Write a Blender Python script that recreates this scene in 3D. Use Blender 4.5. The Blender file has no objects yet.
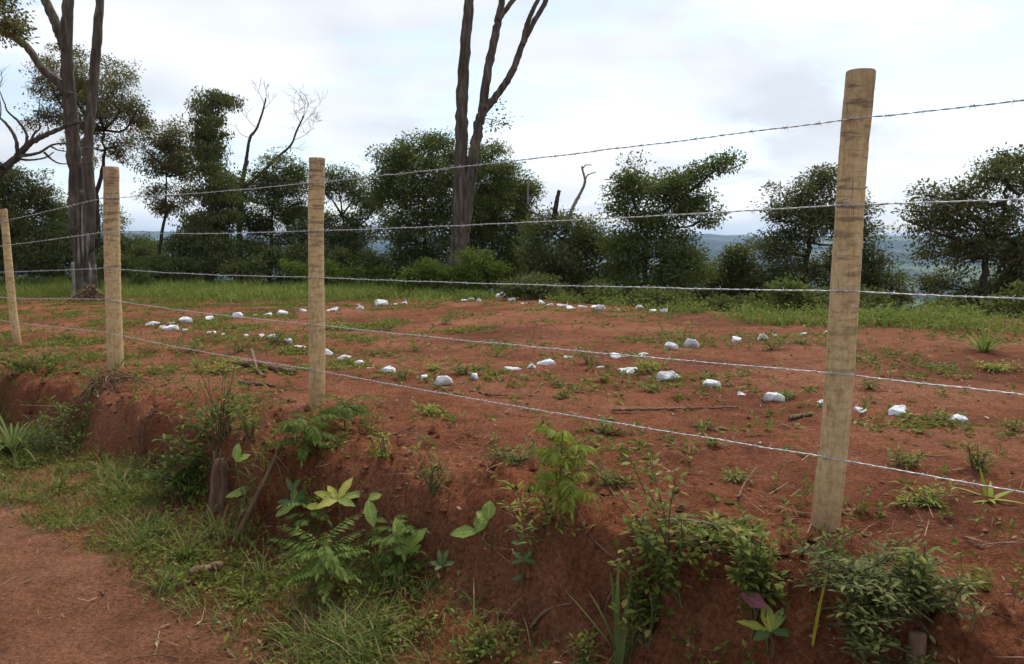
import bpy, bmesh, math
import numpy as np
from math import radians, pi

# ------------------------------------------------------------------ camera, sky, sun, exposure
SC = bpy.context.scene
COL = SC.collection
F = 780.0                      # focal length in pixels of a 1024 px wide frame
CAM = np.array([0.0, 0.0, 1.06])
PITCH = radians(6.36)
cd = bpy.data.cameras.new('camera')
cd.sensor_width = 36.0
cd.lens = F * 36.0 / 1024.0
cd.clip_start = 0.05
cd.clip_end = 40000
cam = bpy.data.objects.new('camera', cd)
cam.location = CAM
cam.rotation_euler = (radians(90) - PITCH, 0, 0)
COL.objects.link(cam)
SC.camera = cam

SUN_EL, SUN_AZ = radians(56), radians(22)       # azimuth from +Y clockwise: high behind the clouds, beyond the plot
world = bpy.data.worlds.new('World')
SC.world = world
world.use_nodes = True
wt = world.node_tree
for n in list(wt.nodes):
    wt.nodes.remove(n)
def WN(t, **k):
    n = wt.nodes.new(t)
    for a, b in k.items():
        setattr(n, a, b)
    return n
def WM(op, a, b=None, clamp=False):
    n = WN('ShaderNodeMath', operation=op, use_clamp=clamp)
    for i, v in enumerate((a, b)):
        if v is None:
            continue
        if isinstance(v, (int, float)):
            n.inputs[i].default_value = v
        else:
            wt.links.new(v, n.inputs[i])
    return n.outputs[0]
wo = WN('ShaderNodeOutputWorld')
sky = WN('ShaderNodeTexSky', sky_type='NISHITA', sun_disc=False, sun_elevation=SUN_EL, sun_rotation=SUN_AZ)
sky.air_density = 1.0; sky.dust_density = 1.2; sky.ozone_density = 1.2
bg1 = WN('ShaderNodeBackground'); bg1.inputs[1].default_value = 0.075
wt.links.new(sky.outputs[0], bg1.inputs[0])
tc = WN('ShaderNodeTexCoord')
sep = WN('ShaderNodeSeparateXYZ'); wt.links.new(tc.outputs['Generated'], sep.inputs[0])
zz = WM('ADD', WM('MAXIMUM', sep.outputs[2], 0.0), 0.16)
cx = WM('DIVIDE', sep.outputs[0], zz); cy = WM('DIVIDE', sep.outputs[1], zz)
cmb = WN('ShaderNodeCombineXYZ')
wt.links.new(cx, cmb.inputs[0]); wt.links.new(cy, cmb.inputs[1])
cmb.inputs[2].default_value = 1.2
n1 = WN('ShaderNodeTexNoise'); n1.inputs['Scale'].default_value = 0.85; n1.inputs['Detail'].default_value = 7; n1.inputs['Roughness'].default_value = 0.55
n1.inputs['Distortion'].default_value = 0.35
wt.links.new(cmb.outputs[0], n1.inputs['Vector'])
cov = WN('ShaderNodeMapRange', interpolation_type='SMOOTHSTEP')
cov.inputs['From Min'].default_value = 0.40; cov.inputs['From Max'].default_value = 0.53
wt.links.new(n1.outputs[0], cov.inputs[0])
n2 = WN('ShaderNodeTexNoise'); n2.inputs['Scale'].default_value = 1.0; n2.inputs['Detail'].default_value = 5; n2.inputs['Roughness'].default_value = 0.45
off = WN('ShaderNodeVectorMath', operation='ADD'); off.inputs[1].default_value = (5.3, 2.1, 9.0)
wt.links.new(cmb.outputs[0], off.inputs[0]); wt.links.new(off.outputs[0], n2.inputs['Vector'])
cr = WN('ShaderNodeValToRGB')
cr.color_ramp.elements[0].position = 0.36; cr.color_ramp.elements[0].color = (0.62, 0.65, 0.69, 1)
cr.color_ramp.elements[1].position = 0.66; cr.color_ramp.elements[1].color = (1.0, 1.0, 1.0, 1)
wt.links.new(n2.outputs[0], cr.inputs[0])
bg2 = WN('ShaderNodeBackground'); bg2.inputs[1].default_value = 0.48
wt.links.new(cr.outputs[0], bg2.inputs[0])
mx = WN('ShaderNodeMixShader')
wt.links.new(WM('MULTIPLY', cov.outputs[0], 0.96), mx.inputs[0])
wt.links.new(bg1.outputs[0], mx.inputs[1]); wt.links.new(bg2.outputs[0], mx.inputs[2])
wt.links.new(mx.outputs[0], wo.inputs['Surface'])

sd = bpy.data.lights.new('sun', 'SUN')
sd.energy = 1.5; sd.angle = radians(30); sd.color = (1.0, 0.92, 0.80)
sun = bpy.data.objects.new('sun', sd)
sun.rotation_euler = (radians(90) - SUN_EL, 0, pi - SUN_AZ)
COL.objects.link(sun)

SC.view_settings.view_transform = 'Standard'
SC.view_settings.look = 'None'
SC.view_settings.exposure = 1.42
SC.view_settings.gamma = 1.0
SC.view_settings.use_curve_mapping = False
SC.render.engine = 'CYCLES'
SC.cycles.max_bounces = 8
SC.cycles.transparent_max_bounces = 8
SC.cycles.volume_bounces = 1
SC.cycles.use_denoising = True

# ------------------------------------------------------------------ numeric helpers
def smooth(a, b, x):
    t = np.clip((x - a) / (b - a), 0, 1)
    return t * t * (3 - 2 * t)
_pr = np.random.default_rng(11)
_perm = _pr.permutation(512).astype(np.int64)
_perm = np.concatenate([_perm, _perm, _perm])
_ga = _pr.uniform(0, 2 * pi, 512)
_gx, _gy = np.cos(_ga), np.sin(_ga)
def perlin(x, y):
    x = np.asarray(x, float); y = np.asarray(y, float)
    xi = np.floor(x).astype(np.int64); yi = np.floor(y).astype(np.int64)
    xf = x - xi; yf = y - yi
    u = xf ** 3 * (xf * (xf * 6 - 15) + 10); v = yf ** 3 * (yf * (yf * 6 - 15) + 10)
    def g(ix, iy, dx, dy):
        h = _perm[_perm[ix & 511] + (iy & 511)] & 511
        return _gx[h] * dx + _gy[h] * dy
    a = g(xi, yi, xf, yf); b = g(xi + 1, yi, xf - 1, yf)
    c = g(xi, yi + 1, xf, yf - 1); d = g(xi + 1, yi + 1, xf - 1, yf - 1)
    return (a + u * (b - a)) * (1 - v) + (c + u * (d - c)) * v
def fbm(x, y, o=4, gain=0.5):
    r = 0; a = 1.0; f = 1.0
    for k in range(o):
        r = r + a * perlin(x * f + 17.3 * k, y * f - 9.1 * k); a *= gain; f *= 2.03
    return r
# terrain -----------------------------------------------------------
NX, NY = 0.675, 0.738                       # unit normal of the fence line, pointing into the plot
def st(x, y):
    return NX * x + NY * y, -NY * x + NX * y - 1.04
_ang = np.radians([-180, -100, -60, -33.3, -18.5, -8.2, -0.9, 6.4, 13.5, 23.4, 33.3, 50, 70, 180])
_brw = np.array([60, 60, 40, 29, 24.5, 21, 19.2, 16.0, 13.0, 11.2, 10.8, 11, 14, 60])
def brow(x, y):
    r = np.hypot(x, y); a = np.arctan2(x, y)
    b = np.interp(a, _ang, _brw) * (1 / np.maximum(np.cos(np.clip(a, -1.0, 1.0)), 0.5))
    return r - b + 0.25 * perlin(x * 0.6, y * 0.6)
def H(x, y, fine=True):
    x = np.asarray(x, float); y = np.asarray(y, float)
    s, t = st(x, y)
    r = np.hypot(x, y)
    tt = np.clip(t - 3.0, 0, 60)
    along = -0.34 * (1 - np.exp(-tt / 9.0))
    near = np.exp(-np.maximum(r - 4, 0) / 14)
    w = 0.16 * perlin(t * 0.55 + 3.1, s * 0.2) + 0.09 * perlin(t * 1.7, s * 0.4 + 8)
    w = w - 0.13 * (1 - smooth(0.6, 2.4, t))
    se = s + w * smooth(1.2, 1.9, s) * (1 - smooth(2.8, 3.3, s))
    prof = np.interp(se, [-9, -4.2, -3.4, -2.6, 0, 1.3, 1.62, 2.08, 2.15, 2.21, 2.27, 2.42, 2.95, 3.6],
                     [-0.05, -0.15, -0.45, -0.58, -0.56, -0.545, -0.53, -0.49, -0.38, -0.19, -0.09, -0.05, 0.0, 0.0])
    h = prof + along
    plot = smooth(2.0, 3.4, s)
    h = h + plot * 0.05 * fbm(x * 0.35, y * 0.35, 2) * smooth(0, 6, s)
    if fine:
        bank = smooth(1.7, 2.1, s) * (1 - smooth(2.45, 2.9, s))
        k = np.exp(-np.maximum(r - 3, 0) / 22)
        h = h + k * (0.035 * perlin(x * 2.3, y * 2.3) + 0.020 * fbm(x * 6, y * 6, 3) * (0.6 + 0.4 * plot)
                     + bank * (0.08 * perlin(x * 4.1 + 5, y * 4.1) + 0.09 * np.abs(fbm(x * 9, y * 9, 3)) - 0.06 * np.maximum(perlin(x * 15 + 2, y * 15), 0)))
        h = h + k * 0.022 * np.maximum(perlin(x * 13 + 3, y * 13), 0.12) * (plot + bank)
        nearb = np.exp(-np.maximum(r - 3, 0) / 7)
        h = h + nearb * (0.030 * (0.5 - np.abs(perlin(x * 8 + 1, y * 8))) + 0.022 * np.maximum(perlin(x * 19, y * 19 + 7), -.1)) * (0.45 + 0.55 * plot + 0.5 * bank)
        h = h - bank * 0.07 * np.maximum(perlin(t * 5.5, s * 1.2 + 3), 0)
        rut = (1 - smooth(1.2, 1.6, s))
        h = h + rut * k * 0.02 * perlin(s * 2.2, t * 0.5)
    d = np.maximum(brow(x, y), 0)
    drop = np.sqrt(d * d + 9) - 3
    valley = 115.0
    h = h - valley * (1 - np.exp(-drop * 0.40 / valley)) * (1 + 0.15 * fbm(x * 0.004, y * 0.004, 2))
    far = smooth(1400, 4200, r)
    a = np.arctan2(x, y)
    top = r * (0.0095 + 0.013 * smooth(-0.35, -0.62, a) + 0.004 * perlin(a * 11 + 2, 0.5) + 0.0035 * perlin(a * 5, r * 0.0005) + 0.0015 * perlin(a * 40, r * 0.002)) - 40 * smooth(7000, 12000, r)
    h = h + smooth(150, 900, r) * 42 * fbm(x * 0.0024, y * 0.0024, 5)
    h = h * (1 - far) + far * (top + 26 * fbm(x * 0.0016, y * 0.0016, 5))
    return h
def ray(px, py):
    u = (px - 512.0) / F; v = -(py - 332.0) / F
    c, s_ = math.cos(PITCH), math.sin(PITCH)
    return np.array([u, c + v * s_, -s_ + v * c])
def P(px, py, Y):                            # world point seen at a pixel of the photograph, Y metres away
    d = ray(px, py)
    return CAM + d * (Y / d[1])
_ys = np.concatenate([np.arange(1.2, 12, 0.004), np.arange(12, 60, 0.03)])
def G(px, py):                               # where that pixel's line of sight meets the ground
    d = ray(px, py); d = d / d[1]
    X = CAM[0] + d[0] * _ys; Z = CAM[2] + d[2] * _ys
    below = np.nonzero(Z < H(X, _ys))[0]
    i = below[0] if len(below) else len(_ys) - 1
    return np.array([X[i], _ys[i], H(X[i], _ys[i])])
def hz(x, y):
    return float(H(x, y))

# ------------------------------------------------------------------ mesh helpers
def unit(v):
    v = np.asarray(v, float)
    return v / np.maximum(np.linalg.norm(v, axis=-1, keepdims=True), 1e-9)
class MB:
    def __init__(self):
        self.v = []; self.q = []; self.t = []; self.n = 0
    def add(self, v, q=None, t=None):
        v = np.asarray(v, float).reshape(-1, 3)
        if q is not None and len(q):
            self.q.append(np.asarray(q, np.int64) + self.n)
        if t is not None and len(t):
            self.t.append(np.asarray(t, np.int64) + self.n)
        self.v.append(v); self.n += len(v)
    def tube(self, pts, rad, sides=8, cap=True, wob=0.0, rng=None):
        pts = np.asarray(pts, float); n = len(pts)
        rad = np.broadcast_to(np.asarray(rad, float), (n,))
        T = np.gradient(pts, axis=0); T = unit(T)
        ref = np.array([0, 0, 1.0]) if abs(T[0][2]) < 0.9 else np.array([1.0, 0, 0])
        A = unit(np.cross(T, ref)); B = np.cross(T, A)
        th = np.linspace(0, 2 * pi, sides, endpoint=False)
        rr = rad[:, None] * np.ones((1, sides))
        if wob and rng is not None:
            rr = rr * (1 + wob * rng.normal(size=(n, sides)) * 0.5 + wob * rng.normal(size=(1, sides)))
        V = pts[:, None] + rr[..., None] * (np.cos(th)[None, :, None] * A[:, None] + np.sin(th)[None, :, None] * B[:, None])
        i = np.arange(n - 1)[:, None] * sides; j = np.arange(sides)[None]; j2 = (j + 1) % sides
        q = np.stack([i + j, i + j2, i + sides + j2, i + sides + j], -1).reshape(-1, 4)
        V = V.reshape(-1, 3); t = None
        if cap:
            V = np.concatenate([V, pts[:1], pts[-1:]])
            m = n * sides
            t = [[m, (k + 1) % sides, k] for k in range(sides)] + [[m + 1, (n - 1) * sides + k, (n - 1) * sides + (k + 1) % sides] for k in range(sides)]
        self.add(V, q, t)
    def twigs(self, A, B, r, bend=None):     # many thin three-sided tapering twigs at once
        A = np.asarray(A); B = np.asarray(B); n = len(A)
        if n == 0: return
        M = (A + B) / 2 + (bend if bend is not None else 0)
        D = unit(B - A); S = unit(np.cross(D, np.array([0.31, 0.2, 0.93]))); U = np.cross(D, S)
        r = np.broadcast_to(np.asarray(r, float), (n,))
        V = []
        for c, k in ((A, 1.0), (M, 0.7), (B, 0.35)):
            for a in (0, 2.094, 4.189):
                V.append(c + (r * k)[:, None] * (math.cos(a) * S + math.sin(a) * U))
        V = np.stack(V, 1)
        base = (np.arange(n) * 9)[:, None, None]
        q = np.array([[l + a, l + (a + 1) % 3, l + 3 + (a + 1) % 3, l + 3 + a] for l in (0, 3) for a in range(3)])[None]
        self.add(V.reshape(-1, 3), (base + q).reshape(-1, 4))
    def leaves(self, Pt, D, N, L, W, S=1, droop=0.15, fold=0.12, widest=0.45):
        Pt = np.asarray(Pt, float); n = len(Pt)
        if n == 0: return
        D = unit(D); side = unit(np.cross(D, N)); N = np.cross(side, D)
        L = np.broadcast_to(np.asarray(L, float), (n,))[:, None]; W = np.broadcast_to(np.asarray(W, float), (n,))[:, None]
        if S == 1:
            a = Pt; b = Pt + D * L * widest + side * W * .5 + N * W * fold; c = Pt + D * L - N * L * droop; d = Pt + D * L * widest - side * W * .5 + N * W * fold
            V = np.stack([a, b, c, d], 1)
            self.add(V.reshape(-1, 3), np.arange(n * 4).reshape(-1, 4)); return
        V = []
        for k in range(S + 1):
            u = k / S; wv = 0.10 * math.sin(k * 2.1) if S >= 6 else 0.0
            p = math.log(0.5) / math.log(widest)
            w = max(math.sin(pi * u ** p) ** 0.8, 0.0) if 0 < u < 1 else 0.03
            c = Pt + D * L * u - N * L * droop * u * u
            V += [c + side * W * .5 * w + N * W * (fold + wv) * w, c, c - side * W * .5 * w + N * W * (fold - wv) * w]
        V = np.stack(V, 1); m = 3 * (S + 1)
        base = (np.arange(n) * m)[:, None, None]
        q = np.array([[3 * k + a, 3 * k + a + 1, 3 * k + a + 4, 3 * k + a + 3] for k in range(S) for a in (0, 1)])[None]
        self.add(V.reshape(-1, 3), (base + q).reshape(-1, 4))
    def blades(self, Pt, az, lean, L, W, S=3, curl=0.6):   # grass blades, narrow bending strips
        Pt = np.asarray(Pt, float); n = len(Pt)
        if n == 0: return
        h = np.stack([np.cos(az), np.sin(az), 0 * az], -1)
        side = np.stack([-np.sin(az), np.cos(az), 0 * az], -1)
        L = np.broadcast_to(np.asarray(L, float), (n,)); W = np.broadcast_to(np.asarray(W, float), (n,))
        lean = np.broadcast_to(np.asarray(lean, float), (n,)); curl = np.broadcast_to(np.asarray(curl, float), (n,))
        V = []; c = Pt.copy()
        for k in range(S + 1):
            u = k / S
            w = (W * (1 - u) ** 0.6 * (0.75 + 0.5 * min(u * 3, 1)) * .5 + 0.0002)[:, None]
            V += [c - side * w, c + side * w]
            ang = lean + curl * (u + 0.5 / S) * 1.3
            c = c + (h * np.sin(ang)[:, None] + np.array([0, 0, 1.0]) * np.cos(ang)[:, None]) * (L / S)[:, None]
        V = np.stack(V, 1); m = 2 * (S + 1)
        base = (np.arange(n) * m)[:, None, None]
        q = np.array([[2 * k, 2 * k + 1, 2 * k + 3, 2 * k + 2] for k in range(S)])[None]
        self.add(V.reshape(-1, 3), (base + q).reshape(-1, 4))
    def mesh(self, name, smooth_=True):
        V = np.concatenate(self.v); me = bpy.data.meshes.new(name)
        q = np.concatenate(self.q) if self.q else np.zeros((0, 4), np.int64)
        t = np.concatenate(self.t) if self.t else np.zeros((0, 3), np.int64)
        me.vertices.add(len(V)); me.vertices.foreach_set('co', V.astype(np.float32).ravel())
        me.loops.add(q.size + t.size); me.loops.foreach_set('vertex_index', np.concatenate([q.ravel(), t.ravel()]).astype(np.int32))
        me.polygons.add(len(q) + len(t))
        ls = np.concatenate([np.arange(len(q)) * 4, q.size + np.arange(len(t)) * 3]).astype(np.int32)
        me.polygons.foreach_set('loop_start', ls)
        me.polygons.foreach_set('use_smooth', np.full(len(ls), smooth_, bool))
        me.update(calc_edges=True)
        return me
    def build(self, name, mat, parent=None, smooth_=True, origin=None):
        if origin is not None:
            o3 = np.asarray(origin, float)
            self.v = [a - o3 for a in self.v]
        me = self.mesh(name, smooth_)
        return link(name, me, mat, parent, origin)
def link(name, me, mat, parent=None, origin=None):
    if mat is not None and not me.materials:
        me.materials.append(mat)
    o = bpy.data.objects.new(name, me); COL.objects.link(o)
    if parent is not None: o.parent = parent
    if origin is not None and parent is None: o.location = origin
    return o
def tag(o, label=None, cat=None, group=None, kind=None):
    if label: o['label'] = label
    if cat: o['category'] = cat
    if group: o['group'] = group
    if kind: o['kind'] = kind
    return o
def empty(name, loc, label, cat, group=None):
    o = bpy.data.objects.new(name, None); COL.objects.link(o); o.location = loc
    o.empty_display_size = 0.1
    return tag(o, label, cat, group)
def put(mb, name, mat, root, smooth_=True):       # mesh given in world coordinates, child of root
    o3 = np.array(root.location)
    mb.v = [a - o3 for a in mb.v]
    return link(name, mb.mesh(name, smooth_), mat, root)
def spline(pts, n):
    pts = np.asarray(pts, float)
    if len(pts) == 2:
        return pts[0] + (pts[1] - pts[0]) * np.linspace(0, 1, n)[:, None]
    e = np.concatenate([[2 * pts[0] - pts[1]], pts, [2 * pts[-1] - pts[-2]]])
    out = []
    for u in np.linspace(0, len(pts) - 1 - 1e-6, n):
        i = int(u); f = u - i; a, b, c, d = e[i:i + 4]
        out.append(0.5 * (2 * b + (c - a) * f + (2 * a - 5 * b + 4 * c - d) * f * f + (3 * b - a - 3 * c + d) * f ** 3))
    return np.array(out)

# ------------------------------------------------------------------ materials
def newmat(name):
    m = bpy.data.materials.new(name); m.use_nodes = True
    nt = m.node_tree
    b = nt.nodes['Principled BSDF']
    return m, nt, b
def node(nt, t, **k):
    n = nt.nodes.new(t)
    for a, v in k.items(): setattr(n, a, v)
    return n
def noise(nt, scale, detail=4, rough=0.55, vec=None, dist=0.0):
    n = node(nt, 'ShaderNodeTexNoise')
    n.inputs['Scale'].default_value = scale; n.inputs['Detail'].default_value = detail
    n.inputs['Roughness'].default_value = rough; n.inputs['Distortion'].default_value = dist
    if vec is not None: nt.links.new(vec, n.inputs['Vector'])
    return n.outputs[0]
def ramp(nt, fac, stops):
    r = node(nt, 'ShaderNodeValToRGB')
    e = r.color_ramp.elements
    while len(e) < len(stops): e.new(0.5)
    for i, (p, c) in enumerate(stops):
        e[i].position = p; e[i].color = (*c, 1) if len(c) == 3 else c
    nt.links.new(fac, r.inputs[0])
    return r.outputs[0]
def mixc(nt, fac, a, b, mode='MIX'):
    m = node(nt, 'ShaderNodeMix', data_type='RGBA', blend_type=mode)
    for i, v in ((0, fac), (6, a), (7, b)):
        if hasattr(v, 'is_linked') or hasattr(v, 'node'): nt.links.new(v, m.inputs[i])
        elif i == 0: m.inputs[0].default_value = v
        else: m.inputs[i].default_value = (*v, 1)
    return m.outputs[2]
def bump(nt, b, height, strength, dist):
    n = node(nt, 'ShaderNodeBump'); n.inputs['Strength'].default_value = strength; n.inputs['Distance'].default_value = dist
    nt.links.new(height, n.inputs['Height']); nt.links.new(n.outputs[0], b.inputs['Normal'])
def geo(nt):
    return node(nt, 'ShaderNodeNewGeometry')
def soil_mat(name, c0, c1, c2):
    m, nt, b = newmat(name)
    pos = geo(nt).outputs['Position']
    big = noise(nt, 0.55, 5, 0.6, pos, 0.4)
    mid = noise(nt, 5.0, 6, 0.65, pos)
    fin = noise(nt, 55.0, 5, 0.7, pos)
    col = ramp(nt, big, [(0.36, c0), (0.50, c1), (0.64, c2)])
    col = mixc(nt, 0.55, col, ramp(nt, mid, [(0.32, (0.40, 0.37, 0.36)), (0.52, (0.95, 0.95, 0.95)), (0.72, (1.35, 1.38, 1.42))]), 'MULTIPLY')
    col = mixc(nt, 0.75, col, ramp(nt, fin, [(0.34, (0.38, 0.35, 0.34)), (0.50, (1, 1, 1)), (0.66, (1.55, 1.65, 1.75))]), 'MULTIPLY')
    nt.links.new(col, b.inputs['Base Color'])
    b.inputs['Roughness'].default_value = 0.95
    b.inputs['Specular IOR Level'].default_value = 0.15
    n = node(nt, 'ShaderNodeMath', operation='ADD')
    nt.links.new(noise(nt, 28.0, 8, 0.75, pos), n.inputs[0]); nt.links.new(noise(nt, 130.0, 3, 0.7, pos), n.inputs[1])
    bump(nt, b, n.outputs[0], 1.0, 0.04)
    return m
M = {}
M['soil'] = soil_mat('red_soil', (0.200, 0.064, 0.027), (0.305, 0.104, 0.045), (0.390, 0.155, 0.078))
M['road'] = soil_mat('road_earth', (0.240, 0.096, 0.048), (0.330, 0.140, 0.072), (0.390, 0.182, 0.100))
def leaf_mat(name, stops, trans=0.35, rough=0.6, tcol=None):
    m, nt, b = newmat(name)
    g = geo(nt)
    col = ramp(nt, g.outputs['Random Per Island'], stops)
    nt.links.new(col, b.inputs['Base Color'])
    b.inputs['Roughness'].default_value = rough
    b.inputs['Specular IOR Level'].default_value = 0.1
    tr = node(nt, 'ShaderNodeBsdfTranslucent')
    tc_ = mixc(nt, 0.6, col, tcol or (0.16, 0.22, 0.03), 'MIX')
    nt.links.new(tc_, tr.inputs[0])
    mx_ = node(nt, 'ShaderNodeMixShader'); mx_.inputs[0].default_value = trans
    nt.links.new(b.outputs[0], mx_.inputs[1]); nt.links.new(tr.outputs[0], mx_.inputs[2])
    nt.links.new(mx_.outputs[0], nt.nodes['Material Output'].inputs['Surface'])
    return m
def simple(name, stops, scale=8, rough=0.8, bmp=None, stretch=None, detail=5):
    m, nt, b = newmat(name)
    t = node(nt, 'ShaderNodeTexCoord'); vec = t.outputs['Object']
    if stretch:
        mp = node(nt, 'ShaderNodeMapping'); mp.inputs['Scale'].default_value = stretch
        nt.links.new(vec, mp.inputs[0]); vec = mp.outputs[0]
    n = noise(nt, scale, detail, 0.6, vec)
    nt.links.new(ramp(nt, n, stops), b.inputs['Base Color'])
    b.inputs['Roughness'].default_value = rough; b.inputs['Specular IOR Level'].default_value = 0.25
    if bmp: bump(nt, b, n, bmp[0], bmp[1])
    return m
def broad_mat(name, c0, c1, spot):
    m, nt, b = newmat(name)
    a = node(nt, 'ShaderNodeAttribute', attribute_name='lv')
    sp = node(nt, 'ShaderNodeSeparateXYZ'); nt.links.new(a.outputs['Vector'], sp.inputs[0])
    def mt(op, x, y=None):
        n = node(nt, 'ShaderNodeMath', operation=op)
        for i, v in enumerate((x, y)):
            if v is None: continue
            if isinstance(v, (int, float)): n.inputs[i].default_value = v
            else: nt.links.new(v, n.inputs[i])
        return n.outputs[0]
    ab = mt('ABSOLUTE', sp.outputs[1])
    vein = mt('POWER', mt('ABSOLUTE', mt('SINE', mt('SUBTRACT', mt('MULTIPLY', sp.outputs[0], 26.0), mt('MULTIPLY', ab, 5.0)))), 8.0)
    rib = mt('LESS_THAN', ab, 0.07)
    pos = geo(nt).outputs['Position']
    col = mixc(nt, noise(nt, 22, 4, .6, pos), c0, c1)
    col = mixc(nt, mt('MULTIPLY', vein, .22), col, (min(c1[0] * 1.7, 1), min(c1[1] * 1.5, 1), c1[2] * 1.6))
    col = mixc(nt, mt('MULTIPLY', rib, .5), col, (min(c1[0] * 2.0, 1), min(c1[1] * 1.7, 1), c1[2] * 2.0))
    col = mixc(nt, ramp(nt, noise(nt, 60, 3, .6, pos), [(.60, (0, 0, 0)), (.70, (.8, .8, .8))]), col, spot)
    nt.links.new(col, b.inputs['Base Color']); b.inputs['Roughness'].default_value = .45; b.inputs['Specular IOR Level'].default_value = .3
    tr = node(nt, 'ShaderNodeBsdfTranslucent'); nt.links.new(col, tr.inputs[0])
    mx_ = node(nt, 'ShaderNodeMixShader'); mx_.inputs[0].default_value = .3
    nt.links.new(b.outputs[0], mx_.inputs[1]); nt.links.new(tr.outputs[0], mx_.inputs[2])
    nt.links.new(mx_.outputs[0], nt.nodes['Material Output'].inputs['Surface'])
    bump(nt, b, vein, .3, .004)
    return m
M['b_lime'] = broad_mat('broad_lime_leaf', (0.150, 0.235, 0.038), (0.270, 0.340, 0.070), (0.14, 0.11, 0.03))
M['b_yellow'] = broad_mat('broad_yellow_leaf', (0.230, 0.260, 0.034), (0.370, 0.370, 0.060), (0.22, 0.13, 0.03))
M['b_green'] = broad_mat('broad_green_leaf', (0.050, 0.090, 0.024), (0.095, 0.145, 0.040), (0.10, 0.08, 0.03))
M['b_pink'] = broad_mat('broad_pink_leaf', (0.170, 0.050, 0.055), (0.260, 0.095, 0.095), (0.10, 0.05, 0.03))
M['leaf_olive'] = leaf_mat('leaf_olive', [(0.0, (0.068, 0.070, 0.029)), (0.5, (0.131, 0.118, 0.046)), (0.85, (0.208, 0.168, 0.072)), (1.0, (0.263, 0.160, 0.084))], 0.28)
M['leaf_dark'] = leaf_mat('leaf_dark', [(0.0, (0.051, 0.067, 0.025)), (0.5, (0.102, 0.122, 0.040)), (1.0, (0.176, 0.179, 0.065))], 0.25)
M['leaf_green'] = leaf_mat('leaf_green', [(0.0, (0.053, 0.070, 0.023)), (0.5, (0.101, 0.132, 0.037)), (1.0, (0.188, 0.204, 0.064))], 0.32)
M['leaf_bush'] = leaf_mat('leaf_bush', [(0.0, (0.052, 0.090, 0.013)), (0.6, (0.109, 0.168, 0.024)), (1.0, (0.181, 0.224, 0.043))], 0.35)
M['leaf_brown'] = leaf_mat('leaf_brown', [(0.0, (0.059, 0.068, 0.028)), (0.5, (0.105, 0.115, 0.044)), (1.0, (0.186, 0.171, 0.075))], 0.25)
M['grass'] = leaf_mat('grass_blade', [(0.0, (0.086, 0.144, 0.023)), (0.55, (0.172, 0.236, 0.047)), (0.85, (0.253, 0.276, 0.079)), (1.0, (0.335, 0.246, 0.083))], 0.35)
M['verge'] = leaf_mat('verge_blade', [(0.0, (0.063, 0.094, 0.022)), (0.5, (0.121, 0.160, 0.038)), (0.78, (0.201, 0.204, 0.062)), (1.0, (0.380, 0.264, 0.130))], 0.3)
M['weed'] = leaf_mat('weed_leaf', [(0.0, (0.070, 0.095, 0.016)), (0.55, (0.133, 0.166, 0.027)), (0.9, (0.220, 0.222, 0.047)), (1.0, (0.314, 0.204, 0.065))], 0.3)
M['fern'] = leaf_mat('fern_leaflet', [(0.0, (0.048, 0.081, 0.014)), (0.6, (0.093, 0.140, 0.024)), (1.0, (0.158, 0.189, 0.036))], 0.3)
M['sapling'] = leaf_mat('sapling_leaflet', [(0.0, (0.100, 0.150, 0.022)), (0.6, (0.190, 0.235, 0.034)), (1.0, (0.320, 0.280, 0.050))], 0.35, tcol=(0.30, 0.33, 0.04))
M['lime'] = leaf_mat('lime_leaf', [(0.0, (0.157, 0.224, 0.029)), (1.0, (0.291, 0.326, 0.054))], 0.35, tcol=(0.336, 0.388, 0.043))
M['yellow_leaf'] = leaf_mat('yellow_leaf', [(0.0, (0.336, 0.306, 0.029)), (1.0, (0.482, 0.408, 0.043))], 0.4, tcol=(0.560, 0.459, 0.036))
M['silver'] = leaf_mat('silver_leaf', [(0.0, (0.068, 0.086, 0.025)), (0.6, (0.128, 0.146, 0.043)), (1.0, (0.227, 0.225, 0.079))], 0.25)
M['pink_leaf'] = leaf_mat('pink_leaf', [(0.0, (0.200, 0.050, 0.060)), (1.0, (0.280, 0.090, 0.095))], 0.3, tcol=(0.35, 0.10, 0.10))
M['blade'] = leaf_mat('strap_blade', [(0.0, (0.084, 0.115, 0.032)), (1.0, (0.168, 0.196, 0.065))], 0.3)
M['straw'] = leaf_mat('straw', [(0.0, (0.110, 0.055, 0.030)), (0.6, (0.230, 0.140, 0.080)), (1.0, (0.420, 0.310, 0.200))], 0.15)
M['bark'] = simple('grey_brown_bark', [(0.30, (0.034, 0.028, 0.024)), (0.55, (0.080, 0.068, 0.058)), (0.75, (0.15, 0.132, 0.115))], 14, 0.9, (0.9, 0.03), (1, 1, 0.14))
M['bark_red'] = simple('reddish_bark', [(0.30, (0.036, 0.028, 0.021)), (0.52, (0.094, 0.075, 0.057)), (0.75, (0.20, 0.168, 0.130))], 12, 0.9, (0.9, 0.03), (1, 1, 0.12))
M['bark_dark'] = simple('dark_bark', [(0.30, (0.020, 0.017, 0.014)), (0.70, (0.075, 0.062, 0.050))], 16, 0.9, (0.6, 0.02), (1, 1, 0.3))
M['dead_wood'] = simple('bleached_dead_wood', [(0.30, (0.120, 0.105, 0.090)), (0.70, (0.300, 0.270, 0.240))], 18, 0.9, (0.5, 0.01), (1, 1, 0.3))
M['dry_wood'] = simple('dry_brown_wood', [(0.30, (0.075, 0.042, 0.024)), (0.55, (0.165, 0.098, 0.058)), (0.75, (0.30, 0.200, 0.125))], 22, 0.9, (0.6, 0.008), (1, 1, 0.3))
M['stem'] = simple('green_brown_stem', [(0.30, (0.070, 0.075, 0.030)), (0.70, (0.140, 0.130, 0.060))], 30, 0.7)
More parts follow.
